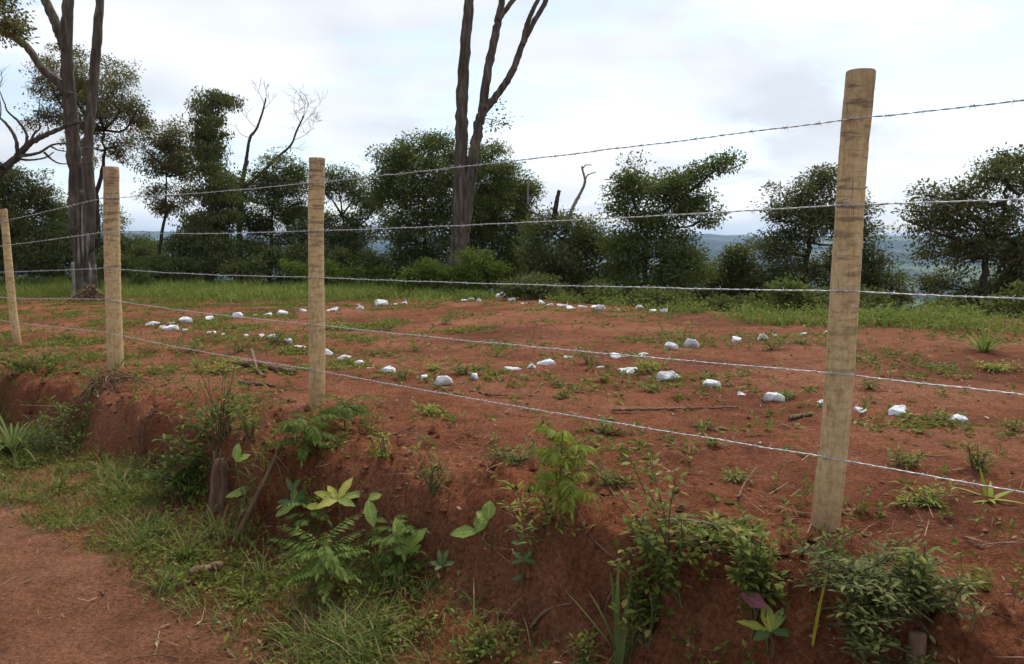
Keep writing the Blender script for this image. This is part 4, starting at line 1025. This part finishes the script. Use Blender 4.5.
# ------------------------------------------------------------------ single plants and debris in the foreground
def leafy(name, label, px, py, hpx, wpx, mat, seed, stems=6, leaf=.035, lw=.5, per=26, cat='plant', group='weeds on the bank', S=3, droop=.25, up=.5, clump=.03, lean=0.0, base=None, spread=.12):
    """many-stemmed leafy weed: px, py foot; hpx, wpx size in the photograph."""
    g = G(px, py) if base is None else base
    r = np.random.default_rng(seed); sc = g[1] / F; h = hpx * sc; w = wpx * sc
    root = empty(name, g, label, cat, group)
    sm = MB(); lm = MB()
    for k in range(stems):
        tip = g + np.array([r.uniform(-.5, .5) * w + lean * h, r.uniform(-.35, .35) * w, h * r.uniform(.28, 1.0)])
        st0 = g + np.array([r.uniform(-spread, spread) * w, r.uniform(-.8, .8) * spread * w, 0]); st0[2] = hz(st0[0], st0[1]) - .01; tip[2] += st0[2] - g[2]
        mid = (st0 * .5 + tip * .5) + np.array([r.normal() * .06 * w, r.normal() * .06 * w, .06 * h])
        sp = spline([st0, mid, tip], 8)
        one = MB(); one.tube(sp, np.linspace(.0042, .0016, 8), 5, cap=False); put(one, 'stem', M['stem'], root)
        n = per; u = np.sort(r.uniform(.15, 1, n)) ** .8
        q = np.array([np.interp(u * 7, range(8), sp[:, a]) for a in range(3)]).T
        az = np.arange(n) * 2.4 + r.uniform(0, 6); el = r.uniform(-.2, up + .4, n)
        D = np.stack([np.cos(az) * np.cos(el), np.sin(az) * np.cos(el), np.sin(el)], -1)
        q = q + D * r.uniform(.2, 1.0, n)[:, None] * clump
        L = leaf * r.uniform(.55, 1.2, n)
        lm.leaves(q, D, np.array([0, 0, 1.]) + .25 * r.normal(size=D.shape), L, L * lw, S, droop, .10)
    put(lm, 'foliage', mat, root)['kind'] = 'stuff'
    return root
def frond(root, base, az, el, L, n, lf, lw, mat, seed, droop=.9, curve=.6, name='frond', ang=1.0):
    r = np.random.default_rng(seed)
    u = np.linspace(0, 1, 10); e = el - curve * u * 1.4
    d = np.stack([math.cos(az) * np.cos(e), math.sin(az) * np.cos(e), np.sin(e)], -1)
    pts = base + np.concatenate([[[0, 0, 0]], np.cumsum(d[:-1] * L / 9, axis=0)])
    mb = MB(); mb.tube(pts, np.linspace(.0024, .0009, 10), 4, cap=False)
    t = np.linspace(.18, 1.0, n)
    q = np.array([np.interp(t * 9, range(10), pts[:, a]) for a in range(3)]).T
    T = np.array([np.interp(t * 9, range(10), d[:, a]) for a in range(3)]).T; T = unit(T)
    sd_ = unit(np.cross(T, [0, 0, 1.0])); up_ = np.cross(sd_, T)
    pro = np.sin(pi * np.clip(t * .86 + .08, 0, 1)) ** .6
    for sgn in (-1, 1):
        D = unit(T * math.cos(ang) + sgn * sd_ * math.sin(ang) - np.array([0, 0, droop * .35]) + .08 * r.normal(size=T.shape))
        mb.leaves(q, D, up_ + .1 * r.normal(size=T.shape), lf * pro * r.uniform(.85, 1.1, n), lw * pro, 2, droop * .3, .08)
    mb.leaves(pts[-1:], d[-1:], up_[-1:], [lf], [lw], 2, .2, .08)
    return put(mb, name, mat, root)
def pinnate(name, label, px, py, hpx, mat, seed, n=9, L=.16, pairs=9, lf=.045, lw=.014, whorls=2, droop=.9, curve=.7, cat='plant', group='weeds on the bank', lean=(0, 0), elr=(.3, 1.0)):
    g = G(px, py); r = np.random.default_rng(seed); h = hpx * g[1] / F
    root = empty(name, g, label, cat, group)
    tip = g + np.array([lean[0] * h, lean[1] * h, h * .82])
    sp = spline([g - [0, 0, .02], (g + tip) / 2 + r.normal(size=3) * .01, tip], 8)
    mb = MB(); mb.tube(sp, np.linspace(.0055, .0025, 8), 6); put(mb, 'stem', M['stem'], root)
    for k in range(n):
        u = .30 + .70 * (k + .5) / n
        b_ = np.array([np.interp(u * 7, range(8), sp[:, a]) for a in range(3)])
        frond(root, b_, k * 2.4 + r.uniform(-.3, .3), r.uniform(*elr) * (0.6 + .5 * u), L * r.uniform(.75, 1.15), pairs, lf, lw, mat, seed * 50 + k, droop, curve)
    return root
def broad(name, label, px, py, stems, mat, seed, cat='plant', group='broad-leaved seedlings', mats=None):
    """stems: list of (tip px, tip py, leaves) with leaves (length px, width px, az deg, el deg)."""
    g = G(px, py); root = empty(name, g, label, cat, group); r = np.random.default_rng(seed); sc = g[1] / F
    li = 0
    for (tx, ty, lv) in stems:
        tip = P(tx, ty, g[1] + r.uniform(-.02, .02)); st0 = g + [r.uniform(-.008, .008), r.uniform(-.008, .008), -.015]
        sp = spline([st0, (st0 + tip) / 2 + r.normal(size=3) * .008, tip], 7)
        mb = MB(); mb.tube(sp, np.linspace(.004, .0022, 7), 6); put(mb, 'stem', M['stem'], root)
        for (lp, wp, az, el) in lv:
            az, el = radians(az), radians(el)
            D = np.array([[math.cos(az) * math.cos(el), math.sin(az) * math.cos(el), math.sin(el)]])
            Nn = np.array([[-.25 * math.cos(az), -.75 - .25 * math.sin(az), .9]]) + .1 * r.normal(size=(1, 3))
            mb = MB(); mb.leaves(tip[None], D, Nn, [lp * sc], [wp * sc], 8, .22, .12, .5)
            lo = put(mb, 'leaf', (mats[li % len(mats)] if mats else mat), root); li += 1
            at = lo.data.attributes.new('lv', 'FLOAT_VECTOR', 'POINT')
            at.data.foreach_set('vector', np.array([[k / 8, sg, 0] for k in range(9) for sg in (1, 0, -1)], np.float32).ravel())
    return root
def strap(name, label, px, py, lst, mat, seed, cat='grass', group='long-bladed grass clumps'):
    """lst: (azimuth deg, lean deg, length px, width px, curl)."""
    g = G(px, py); root = empty(name, g, label, cat, group); r = np.random.default_rng(seed); sc = g[1] / F
    for (az, ln, L, w, cu) in lst:
        mb = MB(); p = g + [r.normal() * .010, r.normal() * .010, -.01]
        mb.blades(p[None], np.array([radians(az)]), radians(ln), [L * sc], [w * sc], 9, cu)
        put(mb, 'blade', mat, root)
    return root
def stick(name, label, pix, r0, r1, mat, seed, lift=.006, cat='stick', group='dry sticks on the red earth', sides=7):
    r = np.random.default_rng(seed); pts = []
    for a in pix:
        q = G(a[0], a[1]); q[2] += lift + (a[2] if len(a) > 2 else 0) + r0 * .5; pts.append(q)
    sp = spline(pts, 8 * len(pts)); mb = MB()
    sp[1:-1] += r.normal(size=(len(sp) - 2, 3)) * r0 * .18
    mb.tube(sp, np.linspace(r0, r1, len(sp)) * (1 + .08 * r.normal(size=len(sp))), sides, wob=.08, rng=r)
    o = mb.build(name, mat, None, True, sp[0])
    return tag(o, label, cat, group)
R2 = np.random.default_rng(9)
# bright sapling in the middle
pinnate('sapling', 'yellow green sapling with drooping feathery leaves in the middle foreground', 562, 530, 116, M['sapling'], 501, n=26, L=.15, pairs=10, lf=.058, lw=.016, droop=1.1, curve=1.0, cat='sapling', group='saplings', elr=(.5, 1.25))
leafy('weed_clump', 'green weed tangle at the foot of the yellow green sapling', 545, 528, 55, 90, M['lime'], 502, stems=9, leaf=.045, lw=.28, per=18)
# fern-leaved seedlings by the slim post
pinnate('fern_seedling', 'dark feathery seedling in front of the slim post', 306, 456, 46, M['fern'], 503, n=24, L=.20, pairs=16, lf=.050, lw=.011, droop=.8, curve=.9, group='feathery seedlings')
pinnate('fern_seedling', 'small dark feathery seedling just right of the slim post', 345, 428, 30, M['fern'], 504, n=18, L=.16, pairs=14, lf=.042, lw=.010, droop=.8, curve=.9, group='feathery seedlings')
pinnate('fern_seedling', 'wide dark green feathery plant low on the bank left of centre', 325, 600, 76, M['fern'], 505, n=26, L=.21, pairs=11, lf=.045, lw=.018, droop=.6, curve=.5, group='feathery seedlings', elr=(.1, .7))
pinnate('fern_seedling', 'dark feathery plant beside the lime seedling on the bank', 398, 582, 74, M['fern'], 506, n=20, L=.15, pairs=9, lf=.045, lw=.018, droop=.6, curve=.6, group='feathery seedlings', elr=(.2, .8))
pinnate('fern_seedling', 'feathery dark shoot behind the yellow leaved seedling', 310, 545, 55, M['fern'], 507, n=9, L=.14, pairs=8, lf=.045, lw=.018, droop=.6, curve=.6, group='feathery seedlings', elr=(.2, .8))
# broad-leaved seedlings
LY = [M['b_lime'], M['b_yellow']]
broad('broadleaf_seedling', 'tall lime green seedling with big paddle leaves on the bank', 402, 585, [(405, 553, [(38, 17, 128, 66), (34, 15, 35, 48), (18, 11, 10, 30), (22, 8, 170, 5)]), (402, 570, [(22, 9, 200, 0), (20, 10, 240, 20)])], M['b_lime'], 511)
broad('broadleaf_seedling', 'yellow green seedling with splayed pointed leaves at the top of the bank', 338, 540, [(338, 500, [(30, 9, 60, 45), (32, 9, 20, 15), (28, 9, 170, 20), (22, 8, 140, 40), (24, 9, -40, 5), (24, 9, 220, 0)]), (322, 508, [(22, 9, 160, 5), (20, 8, 70, 40)])], M['b_yellow'], 512, mats=[M['b_yellow'], M['b_lime'], M['b_yellow']])
broad('broadleaf_seedling', 'small seedling with one large hanging lime leaf', 368, 545, [(368, 500, [(30, 13, -70, -35), (16, 9, 30, 20)]), (374, 520, [(20, 7, -10, 5)])], M['b_lime'], 513)
broad('broadleaf_seedling', 'low seedling with a round pair of leaves left of the sapling', 492, 545, [(478, 532, [(30, 14, 175, 0), (20, 15, 60, 60)]), (488, 520, [(20, 15, 80, 70), (16, 10, 150, 30)])], M['b_lime'], 514)
broad('broadleaf_seedling', 'tiny seedling with narrow upright leaves on the bare bank', 442, 585, [(442, 566, [(18, 6, 120, 60), (18, 6, 60, 60), (14, 6, 170, 20), (14, 6, 10, 20), (12, 5, 240, 10)])], M['b_green'], 515)
broad('broadleaf_seedling', 'seedling with yellowed leaves and one pink leaf at the bottom right', 770, 655, [(770, 632, [(30, 15, 95, 65), (34, 11, 30, 45), (34, 10, 165, 20), (22, 11, 210, 0), (26, 10, -10, 5)]), (766, 608, [(28, 17, 150, 25)])], M['b_lime'], 516, mats=[M['b_yellow'], M['b_lime'], M['b_yellow'], M['b_green'], M['b_green'], M['b_pink']])
broad('broadleaf_seedling', 'pale seedling growing beside the brown stump', 245, 500, [(248, 492, [(16, 9, 160, 10), (22, 9, 200, 0)]), (236, 462, [(20, 9, 90, 70), (16, 8, 30, 30)]), (262, 496, [(22, 8, 30, 25)])], M['b_lime'], 517)
broad('broadleaf_seedling', 'dark seedling with pointed leaves left of the yellow green seedling', 297, 535, [(295, 505, [(24, 8, 160, 10), (24, 8, 110, 40), (24, 8, 20, 10), (22, 8, 60, 50), (22, 9, 200, -20)]), (292, 492, [(18, 6, 60, 50), (18, 6, 130, 50)])], M['b_green'], 518, mats=[M['b_green'], M['b_lime'], M['b_green']])
broad('broadleaf_seedling', 'small green seedling on the bank below the sapling', 525, 590, [(524, 560, [(16, 6, 150, 30), (16, 6, 40, 40), (14, 5, 200, 0), (14, 5, -20, 0)]), (526, 575, [(16, 6, 190, -10), (16, 6, 0, -10)]), (522, 545, [(16, 5, 90, 60), (14, 5, 150, 10)])], M['b_green'], 519)
# leafy shrubs on the bank
leafy('leafy_shrub', 'dense dark leafy shrub right of centre at the bottom', 652, 612, 105, 80, M['weed'], 521, stems=34, spread=.35, leaf=.038, lw=.52, per=26, cat='shrub', group='leafy shrubs on the bank')
leafy('leafy_shrub', 'upright leafy shrub left of the nearest post', 757, 604, 88, 66, M['weed'], 522, stems=22, leaf=.036, lw=.5, per=26, cat='shrub', group='leafy shrubs on the bank')
leafy('leafy_shrub', 'sprawling grey green shrub at the foot of the nearest post', 872, 590, 46, 150, M['silver'], 523, stems=64, spread=.42, leaf=.030, lw=.36, per=34, cat='shrub', group='leafy shrubs on the bank')
leafy('leafy_shrub', 'sprawling grey green shrub at the bottom right corner', 900, 645, 55, 140, M['silver'], 524, stems=54, spread=.40, leaf=.030, lw=.36, per=34, cat='shrub', group='leafy shrubs on the bank')
leafy('leafy_shrub', 'upright green weed with long leaves right of the nearest post', 922, 605, 62, 40, M['weed'], 525, stems=6, leaf=.05, lw=.34, per=16, cat='shrub', group='leafy shrubs on the bank', droop=.4)
leafy('leafy_shrub', 'low leafy patch between the two bottom shrubs', 712, 550, 34, 110, M['weed'], 526, stems=26, spread=.45, leaf=.036, lw=.5, per=14, cat='shrub', group='leafy shrubs on the bank')
leafy('leafy_shrub', 'dark shrub below the stout post in the shade of the bank', 190, 488, 66, 76, M['fern'], 527, stems=34, spread=.35, leaf=.05, lw=.42, per=26, cat='shrub', group='leafy shrubs on the bank')
leafy('leafy_shrub', 'tall loose weed rising above the brown stump', 222, 440, 85, 66, M['weed'], 528, stems=18, leaf=.05, lw=.3, per=20, cat='shrub', group='leafy shrubs on the bank')
leafy('leafy_shrub', 'light green weed bunch just left of the brown stump', 250, 440, 50, 50, M['weed'], 529, stems=9, leaf=.05, lw=.3, per=18, cat='shrub', group='leafy shrubs on the bank')
leafy('leafy_shrub', 'dark leafy weeds under the roots by the stout post', 62, 450, 44, 110, M['fern'], 530, stems=34, spread=.42, leaf=.05, lw=.35, per=20, cat='shrub', group='leafy shrubs on the bank')
leafy('leafy_shrub', 'green weed clump at the foot of the leaning post', 25, 372, 26, 60, M['weed'], 531, stems=14, leaf=.07, lw=.45, per=14, cat='shrub', group='leafy shrubs on the bank')
leafy('leafy_shrub', 'small leafy weed hanging over the bank bottom centre', 585, 655, 30, 50, M['weed'], 532, stems=8, leaf=.026, lw=.5, per=14, cat='shrub', group='leafy shrubs on the bank')
leafy('leafy_shrub', 'small weeds spreading at the bottom of the bank near the centre', 480, 650, 30, 90, M['weed'], 533, stems=14, leaf=.026, lw=.5, per=14, cat='shrub', group='leafy shrubs on the bank')
leafy('leafy_shrub', 'low weeds on the bank foot below the lime seedling', 405, 640, 26, 70, M['weed'], 534, stems=12, leaf=.026, lw=.5, per=14, cat='shrub', group='leafy shrubs on the bank')
# strap grasses
strap('strap_grass', 'long-bladed green grass plant at the bottom between shrubs', 622, 668, [(80, 4, 120, 6, .15), (110, 8, 105, 8, .2), (60, 8, 95, 8, .3), (170, 34, 110, 5, .15), (185, 74, 75, 8, .25), (140, 16, 90, 5, .4), (20, 14, 80, 6, .5), (-30, 20, 60, 5, .6)], M['blade'], 541)
strap('strap_grass', 'big tuft of arching grass at the left edge', 14, 458, [(R2.uniform(0, 360), R2.uniform(5, 45), R2.uniform(45, 85), 3, R2.uniform(.6, 1.5)) for _ in range(60)], M['blade'], 542)
strap('strap_grass', 'single yellow strap leaf standing at the bottom right', 814, 645, [(10, 6, 82, 6, .10)], M['yellow_leaf'], 543)
strap('strap_grass', 'star-shaped pale grass plant at the right edge under the lowest wire', 990, 497, [(20, 70, 38, 6, .3), (160, 65, 40, 6, .3), (200, 80, 30, 6, .2), (-40, 80, 34, 6, .2), (90, 20, 34, 4, .2), (60, 50, 30, 5, .4), (250, 70, 30, 6, .3)], M['lime'], 544)
strap('strap_grass', 'spiky grass tuft in the right brow grass', 985, 352, [(R2.uniform(0, 360), R2.uniform(15, 65), R2.uniform(22, 42), 2.2, R2.uniform(.2, .7)) for _ in range(36)], M['grass'], 545)
for k, (px, py, n, hh, lab) in enumerate([(120, 500, 26, 34, 'upright grass tuft on the verge under the stout post'), (185, 560, 30, 50, 'tall pale grass tuft in the middle of the verge'), (165, 590, 24, 38, 'flattened straw-coloured grass tuft at the road edge'),
                                       (245, 600, 26, 40, 'grass tuft on the verge before the feathery plant'), (285, 640, 26, 34, 'lowest verge grass tuft near the bottom edge'), (60, 490, 24, 30, 'grass tuft at the verge far left'), (215, 535, 26, 44, 'grass tuft below the brown stump')]):
    strap('grass_tuft', lab, px, py, [(R2.uniform(0, 360), R2.uniform(4, 55), R2.uniform(.5, 1) * hh, 2.2, R2.uniform(.3, 1.2)) for _ in range(n)], M['verge'], 560 + k, group='grass tufts on the verge')
# weeds on the plot
PW = [(429, 305, 52, 9, 'weed patch near the back row, wide and low'), (445, 324, 18, 8, 'small round weed in the bare middle of the plot'), (416, 352, 22, 9, 'weed patch just behind the front stone row'), (406, 378, 22, 12, 'weed tuft between two stones near the slim post'),
      (436, 370, 22, 9, 'weed clump behind the tilted stone'), (464, 374, 38, 12, 'weed clump beside the upright bright stone'), (495, 357, 26, 10, 'small leafy weed behind the middle of the front row'), (590, 364, 28, 18, 'weed clump left of the oval stone'),
      (652, 373, 44, 16, 'weed patch behind the wide humped stone'), (649, 391, 26, 8, 'low weed in front of the wide humped stone'), (558, 385, 18, 8, 'thin weed in front of the front row'), (561, 398, 12, 9, 'tiny weed on bare soil before the front row'),
      (683, 344, 20, 24, 'taller light green weed by the brow row end'), (773, 350, 34, 14, 'weed clump before the weedy stone row'), (869, 388, 30, 12, 'weed rosette right of the nearest post'), (786, 398, 16, 8, 'weed sprig beside the pointed stone'),
      (1000, 370, 50, 10, 'flat grass patch at the right edge of the plot'), (1014, 432, 28, 18, 'weed clump at the right edge beyond the squarish stone'), (706, 428, 26, 8, 'thin weed in front of the blocky stone'), (941, 424, 14, 16, 'spindly weed between two right-hand stones'),
      (920, 505, 64, 22, 'broad weed rosette right of the nearest post under the lowest wire'), (975, 470, 44, 30, 'tall feathery weed at the right above the lowest wire'), (905, 466, 36, 16, 'grey green weed crossing the lowest wire'), (432, 492, 36, 46, 'leafy brown tinged weed on the plot edge left of centre'),
      (384, 455, 28, 28, 'thin leafy weed right of the small feathery seedling'), (512, 462, 66, 16, 'low spreading weed left of the sapling top'), (605, 432, 30, 12, 'weed sprig behind the sapling'), (616, 485, 36, 14, 'low weeds right of the sapling'),
      (429, 415, 30, 12, 'weed clump above the lowest wire left of centre'), (270, 345, 60, 20, 'broad weed patch among the left stones'), (238, 352, 40, 20, 'leafy weed left of the small white stones'), (190, 352, 44, 12, 'low weed patch before the left stone heap'),
      (215, 372, 50, 16, 'trailing weeds below the lowest wire on the left'), (65, 340, 40, 10, 'low weed patch right of the leaning post'), (150, 352, 30, 10, 'weed tuft right of the stout post'), (385, 330, 40, 9, 'weed clump between the two left stone rows'),
      (330, 330, 40, 12, 'weed patch beside the slim post and back row'), (735, 480, 30, 10, 'tiny weed sprig on the bare ground left of the nearest post'), (800, 345, 30, 10, 'weed clump just left of the nearest post at the weedy row')]
for k, (px, py, w, h, lab) in enumerate(PW):
    g = G(px, py); lf = np.clip(.016 * g[1] ** .5 * 1.1, .028, .07)
    leafy('low_weed', lab, px, py, h, w, M['weed'] if k % 4 else M['lime'], 600 + k, stems=int(np.clip(w / 4, 5, 14)), leaf=lf, lw=.36, per=16, group='weeds scattered on the plot', S=2, clump=.02 + .004 * g[1], base=g)
# sticks, stump, roots
stick('dry_stick', 'long dry stick lying level left of the nearest post', [(612, 412), (650, 411), (690, 410), (738, 409)], .010, .006, M['dry_wood'], 701)
stick('dry_stick', 'short thick stick by the foot of the nearest post', [(789, 420), (800, 418), (812, 415)], .012, .009, M['dry_wood'], 702)
stick('dry_stick', 'forked pale twig standing on the bare ground left of the nearest post', [(738, 500), (745, 485), (756, 474, .02)], .006, .003, M['dry_wood'], 703)
stick('dry_stick', 'broken branch under the lowest wire left of the slim post', [(235, 365), (262, 368), (296, 375)], .035, .020, M['dry_wood'], 704)
stick('dry_stick', 'splayed twig crossing the broken branch', [(252, 362, .10), (258, 372), (266, 378)], .018, .010, M['dry_wood'], 705)
stick('dry_stick', 'thin dark stick below the broken branch', [(240, 384), (258, 386), (276, 388)], .014, .008, M['bark'], 706)
stick('dry_stick', 'thin stick right of the tilted stone', [(470, 392), (490, 396), (508, 397)], .010, .005, M['dry_wood'], 707)
stick('dry_stick', 'stick on the bank below the centre', [(530, 632), (548, 612), (572, 606)], .009, .005, M['dry_wood'], 708)
stick('dry_stick', 'slanting stick on the bare bank right of the sapling', [(582, 525), (596, 545), (612, 560)], .006, .003, M['dry_wood'], 709)
stick('dry_stick', 'pale stick lying above the leafy patch', [(640, 525), (680, 522), (716, 528)], .006, .004, M['dead_wood'], 710)
stick('dry_stick', 'thick log end half hidden in the verge grass', [(192, 582, .03), (206, 580, .04), (222, 576, .04)], .022, .016, M['dry_wood'], 711, cat='log')
g = G(232, 540); top = P(286, 436, g[1] + .20)
mb = MB(); sp = spline([g - [0, 0, .03], g * .5 + top * .5 + [.02, 0, .02], top], 16); mb.tube(sp, np.linspace(.016, .008, 16), 8, wob=.06, rng=R2)
tag(mb.build('leaning_branch', M['dry_wood'], None, True, g), 'grey branch leaning up the bank beside the brown stump', 'branch')
g = G(221, 505); root = empty('tree_stump', g, 'broken brown stump standing in the bank below the fence', 'stump')
hh = 48 * g[1] / F; zs = np.linspace(-.08, hh, 9)
mb = MB(); mb.tube(g + np.stack([.01 * np.sin(zs * 9), 0 * zs, zs], -1), np.array([.075, .062, .052, .046, .044, .042, .040, .036, .026]), 14, wob=.22, rng=R2); put(mb, 'trunk', M['dry_wood'], root)
for k in range(5):
    a = k * 1.3; mb = MB(); q = g + [.032 * math.cos(a), .032 * math.sin(a), hh * .85]
    mb.tube(np.array([q, q + [0, 0, .05], q + [.006, 0, .06 + .012 * k]]), [.006, .005, .002], 5); put(mb, 'splinter', M['dry_wood'], root)
g = G(916, 668); root = empty('tree_stump', g, 'thin sawn stub sprouting leaves at the bottom right corner', 'stump')
hh = 34 * g[1] / F; zs = np.linspace(-.06, hh, 7)
mb = MB(); mb.tube(g + np.stack([0 * zs, 0 * zs, zs], -1), np.linspace(.03, .024, 7), 10, wob=.06, rng=R2); put(mb, 'trunk', M['dry_wood'], root)
# dry roots heaped round the stout post
def root_heap(label, px, py, w, n, seed, hmax=.16, r0=.012):
    g = G(px, py); r = np.random.default_rng(seed); sc = g[1] / F
    root = empty('root_heap', g, label, 'roots', 'heaps of dry roots')
    for k in range(n):
        a = r.uniform(0, 2 * pi); L = w * sc * r.uniform(.3, .6)
        p0 = g + np.array([r.normal() * .08, r.normal() * .06 - .02, 0]); p1 = p0 + np.array([math.cos(a) * L, math.sin(a) * L * .5, 0])
        for q, z in ((p0, r.uniform(.03, hmax)), (p1, 0.0)): q[2] = hz(q[0], q[1]) + z
        mid = (p0 + p1) / 2; mid[2] = max(hz(mid[0], mid[1]) + .02, mid[2] + r.uniform(-.02, .07))
        sp = spline([p0, mid, p1], 9); sp[1:-1] += r.normal(size=(7, 3)) * .008
        mb = MB(); mb.tube(sp, np.linspace(r0, r0 * .3, 9) * r.uniform(.5, 1.2), 5); put(mb, 'dry_root', M['dry_wood'], root)
root_heap('heap of dry roots and stalks round the foot of the stout post', 110, 388, 90, 46, 721, .13, .007)
root_heap('dry roots hanging down the cut bank below the stout post', 150, 428, 70, 16, 723, .06, .0035)
root_heap('tangle of pale dry roots at the foot of the tall left trunks', 92, 302, 44, 34, 722, .40, .028)
g = P(73, 291, 20.3); g[2] = hz(g[0], g[1]); a = P(72.5, 262, 20.3); mb = MB()
mb.tube(spline([g - [0, 0, .1], (g + a) / 2 + [.01, 0, 0], a], 8), np.linspace(.05, .035, 8), 7, wob=.06, rng=R2)
tag(mb.build('wooden_stake', M['dead_wood'], None, True, g), 'short pale stake standing against the tall left trunks', 'stake')

# ------------------------------------------------------------------ air
me = bpy.data.meshes.new('haze'); bm = bmesh.new(); bmesh.ops.create_cube(bm, size=1.0)
zlo, zhi = -260.0, 170.0
for v in bm.verts: v.co = (v.co.x * 25000, v.co.y * 25000, zlo + (v.co.z + .5) * (zhi - zlo))
bm.to_mesh(me); bm.free()
m = bpy.data.materials.new('haze_air'); m.use_nodes = True; nt = m.node_tree
nt.nodes.remove(nt.nodes['Principled BSDF'])
pv = nt.nodes.new('ShaderNodeVolumePrincipled'); pv.inputs['Color'].default_value = (0.46, 0.66, 1.0, 1); pv.inputs['Density'].default_value = 1.1e-4; pv.inputs['Anisotropy'].default_value = 0.2
nt.links.new(pv.outputs[0], nt.nodes['Material Output'].inputs['Volume'])
o = link('haze', me, m); tag(o, 'pale blue haze filling the air over the valley', 'haze', kind='stuff')
